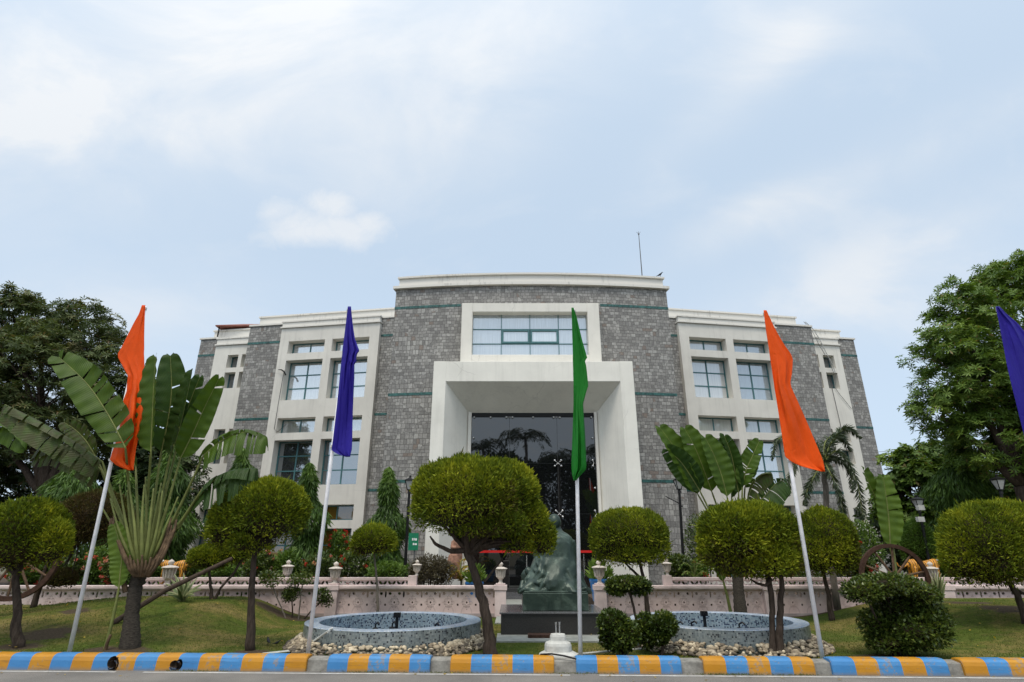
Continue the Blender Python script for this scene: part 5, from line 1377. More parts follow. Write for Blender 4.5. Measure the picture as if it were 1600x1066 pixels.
def leafy_shrub(label, name, base, els, n, seed, Y=None, mat='bushy', L=.055, W=.019, trunk=None, r0=.03, cat='shrub', group=None, bark='bark', shell=.24, core=True):
    rg = np.random.default_rng(seed); random.seed(seed)
    b = gnd(*base, .12) if not Y else at(base[0], base[1], Y); b = lz(Vector((b.x, Y or b.y, 0)))
    if not Y:
        for _ in range(4): b = gnd(*base, b.z); b.z = lawn_z(b.x, b.y)
    Y = b.y; o = tuple(b); r = thing(name, o, label, cat, group)
    E = [px_ell(e[0], e[1], e[2], e[3], Y+(e[4] if len(e) > 4 else 0)) for e in els]
    P = []; D = []
    vol = np.array([q[1][0]*q[1][2] for q in E]); cnt = (vol/vol.sum()*n).astype(int)
    for (c, rr), k in zip(E, cnt):
        d = sph(rg, k); s = (1-np.abs(rg.normal(size=k))*shell)*(1+.16*lump(d*np.array(rr), c[0], 8)+.08*lump(d*np.array(rr), c[2], 21))
        P.append(np.asarray(c)+d*np.array(rr)*s[:, None]); D.append(unit(d*.7+rg.normal(size=d.shape)*.55+np.array([0, 0, .25])))
    P = np.vstack(P); D = np.vstack(D); ok = P[:, 2] > b.z+.03; P = P[ok]; D = D[ok]
    t = .45+.22*lump(P, 3, 5)+rg.normal(size=len(P))*.2
    cs = core_shell(E, .62, rg); cv = cs[0].copy(); cv[:, 2] = np.maximum(cv[:, 2], b.z-.05)
    leaf_obj('crown', M[mat], P, D, L*rg.uniform(.7, 1.35, len(P)), W*rg.uniform(.7, 1.3, len(P)), rg, t, r, o, flat=D*.3+np.array([0, 0, 1]), fold=.25, core=(cv, cs[1], M['twig']) if core else None)
    if trunk is not None:
        paths = [([b+Vector((0, 0, -.05))]+[at(x, y, Y) for x, y in tp], [r0]+[r0*.75]*len(tp)) for tp in trunk]
    else:
        paths = [([b+Vector((random.uniform(-.03, .03), 0, -.05)), b.lerp(Vector(c), .5), Vector(c)], [r0, r0*.7, r0*.3]) for c, rr in E]
    trunk_mesh(r, o, paths, M[bark], 'trunk')
    return r
leafy_shrub('big dark tiered shrub on the right lawn in front of the cart wheel', 'shrub', (1400, 1026), [(1385, 914, 64, 22), (1348, 924, 36, 20, -.1), (1432, 930, 42, 22, 0), (1402, 950, 44, 24, .15), (1424, 985, 66, 36, 0), (1446, 968, 44, 28, 0), (1392, 1004, 46, 20, 0), (1368, 975, 28, 22, .1)], 15000, 31)
leafy_shrub('flat topped bonsai shrub on a thin trunk before the right fountain', 'shrub', (1001, 1016), [(982, 910, 34, 12), (965, 917, 22, 14, .1), (1000, 918, 20, 13, .05)], 3600, 32, trunk=[[(995, 975), (988, 940), (982, 922)]], r0=.028)
leafy_shrub('left ball of the low clipped pair beside the bonsai', 'shrub', (973, 1028), [(957, 972, 26, 20), (980, 992, 22, 22, -.05), (958, 995, 24, 22, .1), (972, 1008, 20, 14, 0)], 5200, 33, group='low clipped shrubs before the right fountain')
leafy_shrub('right ball of the low clipped pair beside the bonsai, on a short stem', 'shrub', (1032, 1024), [(1038, 978, 22, 20), (1012, 985, 19, 24, .15), (1030, 995, 18, 14, 0)], 4600, 34, group='low clipped shrubs before the right fountain', trunk=[[(1036, 1008), (1038, 990)]])
leafy_shrub('twiggy dry shrub above the pink wall left of the entrance', 'shrub', (675, 918), [(672, 890, 32, 24), (690, 895, 24, 20, .1), (655, 896, 18, 18)], 9000, 35, Y=16.4, mat='drybush', L=.055, W=.014, shell=.35, core=False)
lean = [((447, 974), [(425, 906, 20, 13), (415, 900, 11, 10, .1)], [[(440, 950), (430, 928), (426, 915)]], 'small sapling left of four, with reddish tips and leaning pale trunk'),
        ((466, 974), [(474, 904, 20, 11), (462, 908, 12, 10, .1)], [[(468, 950), (471, 925), (473, 912)]], 'bushiest sapling of four, tallest and right behind the blue flagpole'),
        ((457, 966), [(456, 928, 15, 12), (450, 932, 9, 9, .1)], [[(457, 950), (456, 938)]], 'short upright sapling between two taller ones by the left wall'),
        ((472, 974), [(504, 932, 13, 15), (512, 938, 9, 10, .1)], [[(486, 955), (498, 944), (502, 938)]], 'sapling leaning right on a dark stem towards the left fountain')]
for i, (bs, els, tr, lab) in enumerate(lean):
    leafy_shrub(lab, 'sapling', bs, els, 700, 40+i, Y=14.6+.1*i, trunk=tr, r0=.020, cat='sapling', bark='palebark' if i in (0, 1) else 'bark', core=False, group='saplings by the left wall', shell=.4)

# shrubs and flowers in the raised bed
def flower_bush(px, py, rx, ry, Y, label, seed, nf, mat='bushy', fm='flower', n=2600, cat='flowering shrub', L=.085):
    rg = np.random.default_rng(seed); c, rr = px_ell(px, py, rx, ry, Y); rr = (rr[0], min(rr[0], .7), rr[2])
    o = (c[0], Y, .34); r = thing('flowering_shrub' if nf else 'shrub', o, label, cat, 'shrubs in the raised bed')
    d = sph(rg, n); s = 1-np.abs(rg.normal(size=n))*.28
    P = np.array(c)+d*np.array(rr)*(s*(1+.18*lump(d, seed*1.3, 3)))[:, None]; D = unit(d*.6+rg.normal(size=d.shape)*.6+np.array([0, 0, .3]))
    ok = P[:, 2] > .36; P, D = P[ok], D[ok]
    leaf_obj('foliage', M[mat], P, D, L*rg.uniform(.7, 1.4, len(P)), L*.26, rg, .4+.2*lump(P, seed, 3)+rg.normal(size=len(P))*.2, r, o, flat=D*.2+np.array([0, -.3, 1]))
    trunk_mesh(r, o, [([Vector((c[0]+dx, Y, .25)), Vector((c[0]+dx*3, Y, c[2])), Vector((c[0]+dx*5, Y-.1, c[2]+rr[2]*.7))], [.02, .015, .006]) for dx in (-.04, .0, .05)], M['bark'], 'stem')
    if nf:
        P = []; D = []; T = []
        for _ in range(nf):
            q = sph(rg, 1)[0]; q[1] = -abs(q[1]); p = np.array(c)+q*np.array(rr)*1.03
            hue = rg.random()
            for k in range(16):
                e = unit((q+rg.normal(size=3)*.8)[None])[0]; P.append(p+e*.02); D.append(e); T.append(hue+rg.normal()*.12)
        leaf_obj('blossom', M[fm], np.array(P), np.array(D), .055, .020, rg, np.array(T), r, o)
    return r
FB = [(45, 893, 34, 24, 'flower', 9, 'pink flowering shrub beside the spokes of the left cart wheel'), (110, 890, 30, 20, 'flower', 5, 'orange pink flowering shrub left of the leftmost flagpole'), (152, 885, 24, 28, 'flower', 12, 'pink flowering shrub between the leftmost flagpole and the young banana leaf'), (185, 888, 26, 26, 'flower', 10, 'pink flowering shrub just behind the young banana leaf'),
      (232, 892, 28, 22, 'flower', 5, 'flowering shrub behind the trunk of the big fan palm'), (300, 893, 26, 18, 'flower', 4, 'low flowering shrub right of the left tiger figure'), (345, 895, 34, 16, None, 0, 'low light green hedge shrub behind the two stemmed topiary'), (405, 885, 22, 28, 'flower', 9, 'orange flowering shrub behind the further left urn'), (450, 885, 26, 26, 'flower', 7, 'flowering shrub behind the bushiest sapling'),
      (500, 890, 30, 24, 'flower', 4, 'dark shrub behind the blue flagpole'), (528, 868, 18, 40, 'redflower', 16, 'tall red flowering shrub rising over the middle left urn'), (556, 885, 26, 26, 'redflower', 8, 'red flowering shrub beside the mushroom shaped topiary'), (605, 895, 32, 18, None, 0, 'low green shrub behind the left balustrade end'),
      (1060, 888, 22, 22, None, 0, 'pale green shrub at the foot of the right lamp post'), (1085, 895, 22, 16, 'redflower', 5, 'low yellowish shrub with red blossoms right of the lamp post'), (1100, 850, 34, 44, None, 0, 'tall dark shrub against the stone wall beside the right lamp'), (1245, 885, 40, 34, None, 0, 'green shrub behind the double trunked topiary'),
      (1330, 880, 36, 36, 'flower', 4, 'shrub between the domed topiary and the cart wheel'), (1352, 855, 26, 40, None, 0, 'tall pale leaved shrub left of the right cart wheel'), (1345, 890, 14, 12, 'redflower', 8, 'small reddish flowering plant left of the right cart wheel')]
for i, (px, py, rx, ry, fm, nf, lab) in enumerate(FB):
    flower_bush(px, py, rx, ry, 16.45+.25*(i % 3)+(1.2 if 'tall' in lab else 0), lab, 60+i, nf, 'bushy' if i % 2 else 'leafmid', fm or 'flower')
# clipped dark mound far right
r = topiary('clipped dark green mound behind the right tiger figure', (1440, 890), [(1440, 870, 0), (1440, 860, 0)], .05, [(1437, 848, 26, 34), (1425, 860, 18, 26, .1)], 6000, 58, Y=18.0, mat='ashoka', under=.8, group='clipped mounds')

# fine feathered yellow frond and small palms
def frond(pts, n, L, W, rg, droop=.5, fluffy=False, mat='palmleaf'):
    """returns P,D,l for leaflets along a rachis"""
    pts = [Vector(p) for p in pts]; P = []; D = []; Ls = []
    for i in range(n):
        f = (i+.5)/n; k = f*(len(pts)-1); j = min(int(k), len(pts)-2); p = pts[j].lerp(pts[j+1], k-j); d = (pts[j+1]-pts[j]).normalized()
        side = d.cross(Vector((0, 0, 1)));
        if side.length < .1: side = Vector((1, 0, 0))
        side.normalize(); up = side.cross(d)
        for s in (-1, 1):
            a = rg.uniform(-.9, .9) if fluffy else rg.uniform(-.15, .25)
            e = (d*.75+(side*math.cos(a)+up*math.sin(a))*s+Vector((0, 0, -droop*rg.uniform(.5, 1.2)))).normalized()
            P.append(p); D.append(e); Ls.append(L*(math.sin(PI*min(1, f*.92+.08))**.5)*rg.uniform(.8, 1.1))
    return P, D, Ls
def feather_palm(name, label, base, Y, trunk, r0, fronds, nleaf, L, Wd, seed, mat='palmleaf', fluffy=False, cat='palm', bark='palebark', droop=.5):
    rg = np.random.default_rng(seed); b = at(*base, Y); b = lz(Vector((b.x, Y, 0))); o = tuple(b)
    r = thing(name, o, label, cat)
    tp = [at(x, y, Y) for x, y in trunk]
    trunk_mesh(r, o, [([b]+tp, [r0*1.2]+[r0]*len(tp))], M[bark])
    for fr in fronds:
        pts = [at(x, y, Y+dy) for x, y, dy in fr]
        q = []                                                   # smooth it
        for i in range(len(pts)-1):
            p0 = pts[max(i-1, 0)]; p1 = pts[i]; p2 = pts[i+1]; p3 = pts[min(i+2, len(pts)-1)]
            for k in range(5):
                t = k/5; q.append(.5*((2*p1)+(-p0+p2)*t+(2*p0-5*p1+4*p2-p3)*t*t+(-p0+3*p1-3*p2+p3)*t**3))
        q.append(pts[-1])
        P, D, Ls = frond(q, nleaf, L, Wd, rg, droop, fluffy)
        fo = leaf_obj('frond', M[mat], np.array(P), np.array(D), np.array(Ls), Wd, rg, .5+rg.normal(size=len(P))*.25, r, o)
        m = MB(); m.tube(q, [.018*(1-i/len(q))+.005 for i in range(len(q))], 5); m.build('rachis', M['petiole'], fo, o)
    return r
T = (1287, 722)
feather_palm('foxtail_palm', 'foxtail palm with bushy drooping fronds before the right wing', (1296, 880), 15.4, [(1292, 820), (1289, 760), T], .07,
             [[(T[0], T[1], 0), (1300, 690, 0), (1322, 668, 0), (1345, 685, 0)], [(T[0], T[1], 0), (1270, 688, .1), (1240, 675, .2), (1213, 690, .2), (1206, 720, .2)], [(T[0], T[1], 0), (1260, 705, -.2), (1238, 735, -.3), (1232, 775, -.3)],
              [(T[0], T[1], 0), (1310, 705, -.2), (1335, 740, -.3), (1345, 785, -.3), (1348, 812, -.3)], [(T[0], T[1], 0), (1295, 735, -.4), (1312, 775, -.5), (1318, 805, -.5)], [(T[0], T[1], 0), (1278, 735, -.4), (1262, 765, -.5), (1258, 790, -.5)],
              [(T[0], T[1], 0), (1290, 690, .4), (1310, 680, .6), (1330, 705, .7)], [(T[0], T[1], 0), (1305, 715, .2), (1328, 735, .2), (1332, 770, .2)], [(T[0], T[1], 0), (1275, 700, .5), (1255, 690, .8), (1225, 705, .9)]], 190, .25, .016, 71, fluffy=True)
feather_palm('areca_palm', 'small areca palm with yellowed arching fronds left of the entrance', (722, 915), 16.7, [(721, 905)], .03,
             [[(720, 908, 0), (722, 888, -.1), (738, 884, -.2), (755, 897, -.25)], [(720, 908, 0), (712, 886, -.1), (702, 884, -.15), (694, 896, -.2)], [(720, 908, 0), (728, 892, -.2), (742, 893, -.3), (750, 905, -.35)], [(720, 908, 0), (714, 892, -.2), (706, 896, -.3), (700, 908, -.3)], [(720, 908, 0), (720, 880, .1), (730, 872, .2), (742, 878, .2)]], 30, .20, .012, 72, mat='yellow')
feather_palm('areca_palm', 'small areca palm with yellow green fronds right of the right lamp', (1085, 908), 16.3, [(1085, 902)], .025,
             [[(1085, 905, 0), (1078, 885, 0), (1068, 880, 0), (1060, 890, 0)], [(1085, 905, 0), (1090, 882, 0), (1100, 878, 0), (1108, 888, 0)], [(1085, 905, 0), (1085, 880, -.1), (1088, 872, -.2)], [(1085, 905, 0), (1075, 893, -.2), (1066, 897, -.2)], [(1085, 905, 0), (1097, 893, -.2), (1106, 900, -.2)]], 26, .17, .010, 73, mat='leafmid')

# agaves
def agave(label, base, Y, blades, seed, name='agave', W=.035):
    rg = random.Random(seed); b = lz(Vector((at(*base, Y).x, Y, 0))); o = tuple(b); r = thing(name, o, label, 'agave', 'variegated agaves')
    for i, (tx, ty, dy) in enumerate(blades):
        t = at(tx, ty, Y+dy); m = MB(); n = 9
        ax = (t-b); side = ax.cross(Vector((0, -1, .4))).normalized(); nr = side.cross(ax).normalized()
        A_ = []; 
        for k in range(n+1):
            f = k/n; p = b+ax*f+Vector((0, 0, .10*math.sin(PI*f)*ax.length)); w = W*(.75+.5*math.sin(PI*min(1, f*1.15)))*(1-f**2.2)+.002
            A_.append((p-side*w+nr*w*.55, p, p+side*w+nr*w*.55))
        vs = [q for row in A_ for q in row]; fs = []
        for k in range(n):
            for j in range(2): fs.append((k*3+j, k*3+j+1, (k+1)*3+j+1, (k+1)*3+j))
        m.add(vs, fs); ob = m.build('blade', M['agave'], r, o, smooth=True, recalc=False)
        a = ob.data.attributes.new('tint', 'FLOAT', 'POINT'); vals = []
        for k in range(n+1): v = rg.random()*.25; vals += [.85+v*.3, .12+v, .85+v*.3]
        a.data.foreach_set('value', vals)
        ob.modifiers.new('thick', 'SOLIDIFY').thickness = .008
    return r
bl = [(252, 925, -.2), (258, 912, .1), (266, 905, .2), (272, 897, .1), (280, 904, -.2), (287, 895, .2), (293, 908, -.25), (300, 900, .1), (308, 903, .25), (318, 912, 0), (314, 922, -.3), (304, 930, -.35), (262, 930, -.35), (276, 918, -.35), (296, 918, -.4), (286, 912, .3)]
agave('variegated agave rosette on the left mound beside the timber shaft', (285, 942), 13.6, bl, 1)
bl = [(1447, 903, 0), (1452, 897, .1), (1457, 895, -.1), (1462, 896, .1), (1467, 893, 0), (1471, 896, -.1), (1476, 899, .1), (1479, 908, 0), (1460, 904, -.2), (1468, 905, -.2), (1454, 910, -.15)]
agave('upright variegated agave right of the large dark shrub', (1466, 938), 13.4, bl, 2, W=.03)

# paddle leaves (banana and fan palm)
def blade(m, mid, hw, rg, tear=.35, fold=.35, droop=0.0, tw=0.0):
    """torn paddle blade along the midrib 'mid' (world points), half width hw; UV.x across (-1..1), UV.y along"""
    q = []
    for i in range(len(mid)-1):
        p0 = mid[max(i-1, 0)]; p1 = mid[i]; p2 = mid[i+1]; p3 = mid[min(i+2, len(mid)-1)]
        for k in range(22):
            t = k/22; q.append(.5*((2*p1)+(-p0+p2)*t+(2*p0-5*p1+4*p2-p3)*t*t+(-p0+3*p1-3*p2+p3)*t**3))
    q.append(mid[-1]); n = len(q)-1
    toCam = Vector((0, -1, 0))
    for s in (-1, 1):
        seg = 0; nxt = 0; off = 0; dv = 0; short = 1
        row_prev = None
        for i in range(n+1):
            f = i/n; d = (q[min(i+1, n)]-q[max(i-1, 0)]).normalized()
            side = d.cross(toCam)
            if side.length < .1: side = Vector((1, 0, 0))
            side.normalize(); nr = side.cross(d).normalized()
            if tw: side = Matrix.Rotation(tw, 3, d) @ side; nr = Matrix.Rotation(tw, 3, d) @ nr
            prof = (math.sin(PI*min(1, f*.96+.03))**.42)*(1-.15*f) if f < .98 else .18
            prof = max(prof, .05)
            if i >= nxt:
                # start a new lobe
                torn = rg.random() < tear and 0 < i < n-1
                L = rg.randint(3, 9) if tear > .3 else rg.randint(7, 18)
                nxt = i+L
                if torn: row_prev = None; dv = rg.uniform(-.07, .07); off = rg.uniform(-.16, .16)*tear*2; short = rg.uniform(.86, 1.02)
            row = []
            for k in range(6):
                u = k/5
                w = hw*prof*u*short
                p = q[i]+side*s*w*math.cos(fold*.8)+d*(hw*u*.22+hw*u*dv)+nr*(w*math.sin(fold)*(.9) )+nr*hw*off*u*u+Vector((0, 0, -droop*hw*u*u))
                p += nr*hw*.035*math.sin(i*.9+u*3)*u
                row.append((p, (s*u, f)))
            if row_prev:
                o = len(m.v); m.v += [tuple(p) for p, _ in row_prev]+[tuple(p) for p, _ in row]
                for k in range(5):
                    m.uv[len(m.f)] = [row_prev[k][1], row_prev[k+1][1], row[k+1][1], row[k][1]]
                    m.f.append((o+k, o+k+1, o+6+k+1, o+6+k))
            # small gap at a tear: next row starts slightly further on
            row_prev = row
    return q
def paddle_plant(name, label, cat, base, Y, leaves, trunk=None, r0=.1, seed=1, fan=None, group=None, bark='ringbark'):
    rg = random.Random(seed); random.seed(seed)
    b = lz(Vector((at(*base, Y).x, Y, 0))); o = tuple(b); r = thing(name, o, label, cat, group)
    if trunk:
        tp = [(at(x, y, Y), rr) for x, y, rr in trunk]
        m = MB(); pts = [b+Vector((0, 0, -.08))]; rad = [r0*1.3]
        allp = [(b, r0*1.25)]+tp
        for i in range(len(allp)-1):
            for k in range(10):
                f = k/10; pts.append(allp[i][0].lerp(allp[i+1][0], f)); rr = allp[i][1]+(allp[i+1][1]-allp[i][1])*f; rad.append(rr*(1.05 if k % 2 else .96))
        pts.append(allp[-1][0]); rad.append(allp[-1][1]); m.tube(pts, rad, 14); m.build('trunk', M[bark], r, o, smooth=True)
    for lf in leaves:
        Yl = Y+lf.get('dy', 0); mid = [at(x, y, Yl+(lf.get('dyt', 0)*i/max(1, len(lf['mid'])-1))) for i, (x, y) in enumerate(lf['mid'])]
        hw = lf['hw']*mpp(lf['mid'][0][1], Yl)
        m = MB(); q = blade(m, mid, hw, rg, lf.get('tear', .35), lf.get('fold', .3), lf.get('droop', 0), lf.get('tw', 0))
        lo = m.build('leaf', M[lf.get('mat', 'paddle')], r, o, smooth=True, recalc=False)
        m = MB()
        st = [at(x, y, Y+dd) for x, y, dd in lf['stalk']] if 'stalk' in lf else []
        allq = st+[p+Vector((0, -.006, 0)) for p in q]; nn = len(allq)
        if st:
            # smooth stalk
            s2 = []
            cp = st+[q[0]]
            for i in range(len(cp)-1):
                p0 = cp[max(i-1, 0)]; p1 = cp[i]; p2 = cp[i+1]; p3 = cp[min(i+2, len(cp)-1)]
                for k in range(6):
                    t = k/6; s2.append(.5*((2*p1)+(-p0+p2)*t+(2*p0-5*p1+4*p2-p3)*t*t+(-p0+3*p1-3*p2+p3)*t**3))
            allq = s2+q; nn = len(allq)
        r1 = lf.get('sr', .028); ns = len(allq)-len(q); m.tube(allq, [(r1*(1-.5*i/max(1, ns)) if i < ns else r1*.42*(1-(i-ns)/len(q))**.8)+.003 for i in range(nn)], 7); m.build('midrib', M['petiole'], lo, o, smooth=True)
    if fan:
        for (pts, ra, rb, mt) in fan:
            m = MB(); P = [at(x, y, Y+dy) for x, y, dy in pts]
            s2 = []
            for i in range(len(P)-1):
                p0 = P[max(i-1, 0)]; p1 = P[i]; p2 = P[i+1]; p3 = P[min(i+2, len(P)-1)]
                for k in range(6):
                    t = k/6; s2.append(.5*((2*p1)+(-p0+p2)*t+(2*p0-5*p1+4*p2-p3)*t*t+(-p0+3*p1-3*p2+p3)*t**3))
            s2.append(P[-1]); n = len(s2); m.tube(s2, [ra+(rb-ra)*(i/n)**.8 for i in range(n)], 8); m.build('leaf_sheath', M[mt], r, o, smooth=True)
    return r
S = (222, 880)
def stalk(x, y, dx=0, dd=0): return [(S[0]+dx, S[1]-5, dd), ((S[0]+dx)*.45+x*.55, (S[1])*.45+y*.55-4*(1 if abs(x-222) < 60 else 0), dd)]
LV = [dict(mid=[(196, 700), (170, 650), (136, 600), (92, 558)], hw=34, tear=.5, fold=.25, stalk=stalk(196, 700, -10), mat='paddle', dy=-.62, tw=.25),
      dict(mid=[(236, 706), (238, 660), (240, 610), (243, 558)], hw=29, tear=.25, fold=.5, stalk=stalk(236, 706, 2), dy=-.45, tw=-.5),
      dict(mid=[(252, 706), (262, 660), (268, 610), (266, 556)], hw=28, tear=.22, fold=.35, stalk=stalk(252, 706, 6, .1), mat='paddledark', tw=.5, dy=.05),
      dict(mid=[(266, 712), (280, 670), (290, 628), (300, 582)], hw=27, tear=.25, fold=.6, stalk=stalk(266, 712, 10, .1), mat='paddledark', tw=-.7),
      dict(mid=[(282, 716), (300, 680), (320, 636), (342, 592)], hw=25, tear=.25, fold=.6, stalk=stalk(282, 716, 14), tw=.6, mat='paddle'),
      dict(mid=[(276, 700), (286, 660), (300, 620), (312, 590)], hw=20, tear=.35, fold=.5, stalk=stalk(276, 700, 12, .2), mat='paddledark', dy=.25, tw=.2),
      dict(mid=[(318, 712), (345, 690), (378, 676), (416, 682)], hw=27, tear=.55, fold=.7, droop=.9, stalk=stalk(318, 716, 16), mat='paddle', tw=-.4, dy=-.1),
      dict(mid=[(318, 762), (345, 745), (372, 736), (402, 732)], hw=26, tear=.6, fold=.9, droop=1.2, stalk=stalk(312, 770, 18), mat='paddledark', dy=-.15),
      dict(mid=[(300, 790), (335, 752), (368, 742), (398, 748)], hw=10, tear=.6, fold=1.0, droop=1.0, stalk=stalk(300, 795, 20), mat='paddledark', dy=.1),
      dict(mid=[(160, 722), (118, 692), (70, 664), (8, 632)], hw=21, tear=.8, fold=.9, droop=1.0, stalk=stalk(166, 735, -16), mat='paddlebrown', dy=-.1),
      dict(mid=[(158, 735), (130, 708), (96, 695), (62, 700)], hw=17, tear=.9, fold=1.0, droop=1.5, stalk=stalk(170, 748, -18, .1), mat='paddlebrown', dy=.1),
      dict(mid=[(150, 715), (135, 690), (118, 672), (100, 660)], hw=19, tear=.4, fold=.4, stalk=stalk(170, 740, -14, .2), mat='paddlebrown', dy=.25),
      dict(mid=[(212, 730), (200, 700), (182, 672), (170, 650)], hw=15, tear=.6, fold=.4, droop=.4, stalk=stalk(212, 740, -4, .1), mat='paddledark', dy=.35)]
FAN = []
for i in range(15):
    f = i/14*2-1; tx = 222+f*62+4*math.sin(i*2.1); ty = 752+42*f*f+8*math.sin(i*3.7)
    dd = (-.10 if i % 2 else .05)-.14*math.cos(f*1.4)
    FAN.append(([(222, 897, dd*.3), (222+f*27, 862-4*abs(f), dd), (222+f*45, 810+14*f*f, dd), (tx, ty, dd*.8)], .050-.008*abs(f), .010, 'petiole'))
for k in range(22):
    f = rs.uniform(.72, 1.0)*(1 if k % 2 else -1); h = rs.uniform(0, 1)
    FAN.append(([(222+f*6, 898-h*6, -.12), (222+f*(26+8*h), 884-h*20, -.2+.1*h), (222+f*(38+14*h), 866-h*40, -.2+.12*h), (222+f*(40+16*h+rs.uniform(-3, 5)), 852-h*46, -.12+.15*h)], .055, .008, 'petioleold'))
for k in range(9):
    f = k/4-1; FAN.append(([(222+f*10, 899, -.14), (222+f*20, 888, -.24), (222+f*(26+rs.uniform(-3, 3)), 872+rs.uniform(-5, 4), -.26)], .045, .010, 'petioleold'))
paddle_plant('fan_palm', 'big traveller palm with torn paddle leaves fanning from its ringed trunk', 'palm', (202, 1016), 10.35, LV, [(206, 960, .105), (212, 915, .105), (221, 890, .13)], .125, 81, FAN)
paddle_plant('banana_plant', 'young banana plant with one broad upright leaf beside the fan palm trunk', 'banana plant', (164, 1016), 10.2, [dict(mid=[(186, 918), (188, 895), (190, 870), (184, 838), (178, 820)], hw=19, tear=.0, fold=.15, stalk=[(164, 1016, 0), (172, 985, 0), (181, 945, 0)], mat='paddlelite', sr=.028)], seed=82,
             fan=[([(164, 1018, 0), (168, 1004, -.02), (173, 992, -.02)], .03, .02, 'petioleold'), ([(197, 925, .1), (192, 908, .05), (190, 905, .05)], .05, .02, 'petioleold')])
S2 = (1152, 865)
def st2(x, y, dx=0, dd=0): return [(S2[0]+dx, S2[1], dd), ((S2[0]+dx)*.45+x*.55, S2[1]*.42+y*.58, dd)]
LV2 = [dict(mid=[(1090, 772), (1072, 735), (1054, 700), (1031, 668)], hw=26, tear=.25, fold=.3, stalk=st2(1090, 772, -12), dy=-.1, tw=.45, mat='paddle'),
       dict(mid=[(1094, 768), (1078, 742), (1062, 720), (1042, 702)], hw=24, tear=.25, fold=.3, stalk=st2(1094, 768, -14, -.1), dy=-.2, tw=-.5, mat='paddledark'),
       dict(mid=[(1112, 768), (1100, 735), (1086, 700), (1070, 670)], hw=27, tear=.3, fold=.25, stalk=st2(1112, 768, -8), tw=.25, dy=-.15, mat='paddle'),
       dict(mid=[(1136, 776), (1128, 745), (1116, 712), (1102, 684)], hw=24, tear=.3, fold=.3, stalk=st2(1136, 776, -3), tw=.3, dy=-.25, mat='paddle'),
       dict(mid=[(1143, 778), (1142, 740), (1134, 705), (1124, 680)], hw=17, tear=.3, fold=.5, stalk=st2(1143, 778, 0, .2), tw=.8, dy=.2, mat='paddledark'),
       dict(mid=[(1154, 770), (1148, 735), (1142, 708), (1132, 682)], hw=18, tear=.3, fold=.5, stalk=st2(1154, 770, 2, .1), tw=-.6, dy=.1, mat='paddledark'),
       dict(mid=[(1160, 760), (1166, 735), (1176, 712), (1186, 690)], hw=18, tear=.35, fold=.5, stalk=st2(1160, 765, 5), tw=-.5, dy=0, mat='paddle'),
       dict(mid=[(1164, 762), (1174, 735), (1178, 712), (1170, 690)], hw=14, tear=.35, fold=.5, stalk=st2(1164, 765, 6, .2), tw=.7, dy=.15, mat='paddle'),
       dict(mid=[(1168, 780), (1176, 758), (1188, 744), (1204, 738)], hw=16, tear=.4, fold=.6, stalk=st2(1166, 785, 8), tw=.3, dy=-.1, mat='paddlebrown', droop=.5),
       dict(mid=[(1180, 790), (1198, 772), (1212, 756), (1226, 750)], hw=22, tear=.55, fold=.4, stalk=st2(1178, 795, 10), tw=-.2, dy=-.05, mat='paddledark', droop=.5)]
paddle_plant('fan_palm', 'traveller palm with a fan of glossy paddle leaves behind the wide topiary', 'palm', (1157, 957), 14.0, LV2, [(1154, 925, .12), (1152, 895, .12), (1152, 866, .11)], .13, 83,
             [([(1152, 880, 0), (1152+(x-1152)*.6, 835, d), (x, 800, d)], .05, .022, 'petiole') for x, d in ((1112, 0), (1122, -.1), (1132, 0), (1142, -.1), (1150, .05), (1158, -.1), (1168, 0))])
paddle_plant('banana_plant', 'banana plant with tall ragged leaves behind the right cart wheel', 'banana plant', (1400, 912), 14.2,
             [dict(mid=[(1391, 855), (1389, 815), (1385, 780), (1380, 746)], hw=25, tear=.3, fold=.2, stalk=[(1402, 915, 0), (1398, 885, 0)], mat='paddlelite', tw=.15, sr=.04),
              dict(mid=[(1386, 825), (1376, 795), (1362, 765), (1348, 732)], hw=17, tear=.5, fold=.4, stalk=[(1401, 915, .05), (1394, 865, .05)], mat='paddle', dy=.12, tw=.5),
              dict(mid=[(1388, 820), (1384, 795), (1378, 770), (1372, 750)], hw=15, tear=.5, fold=.5, stalk=[(1403, 915, .1), (1396, 860, .1)], mat='paddlebrown', dy=.2, tw=-.4)], seed=84)
paddle_plant('banana_plant', 'banana leaf reaching in at the left edge under the dark tree', 'banana plant', (-60, 950), 13.0,
             [dict(mid=[(-60, 720), (-20, 675), (12, 664), (42, 688)], hw=20, tear=.45, fold=.8, droop=.8, stalk=[(-60, 950, 0), (-62, 830, 0)], mat='paddle', tw=.2), dict(mid=[(-58, 720), (-40, 660), (-15, 648), (14, 652)], hw=20, tear=.45, fold=.6, droop=.4, stalk=[(-58, 950, 0.1), (-60, 830, .1)], mat='paddle', dy=.2)], seed=85)
paddle_plant('banana_plant', 'short banana stalk behind the right fountain rim', 'banana plant', (1142, 958), 14.8, [dict(mid=[(1130, 908), (1125, 895), (1118, 880), (1112, 872)], hw=8, tear=.2, fold=.4, stalk=[(1142, 958, 0), (1136, 930, 0)], mat='paddle', sr=.04)], seed=86)

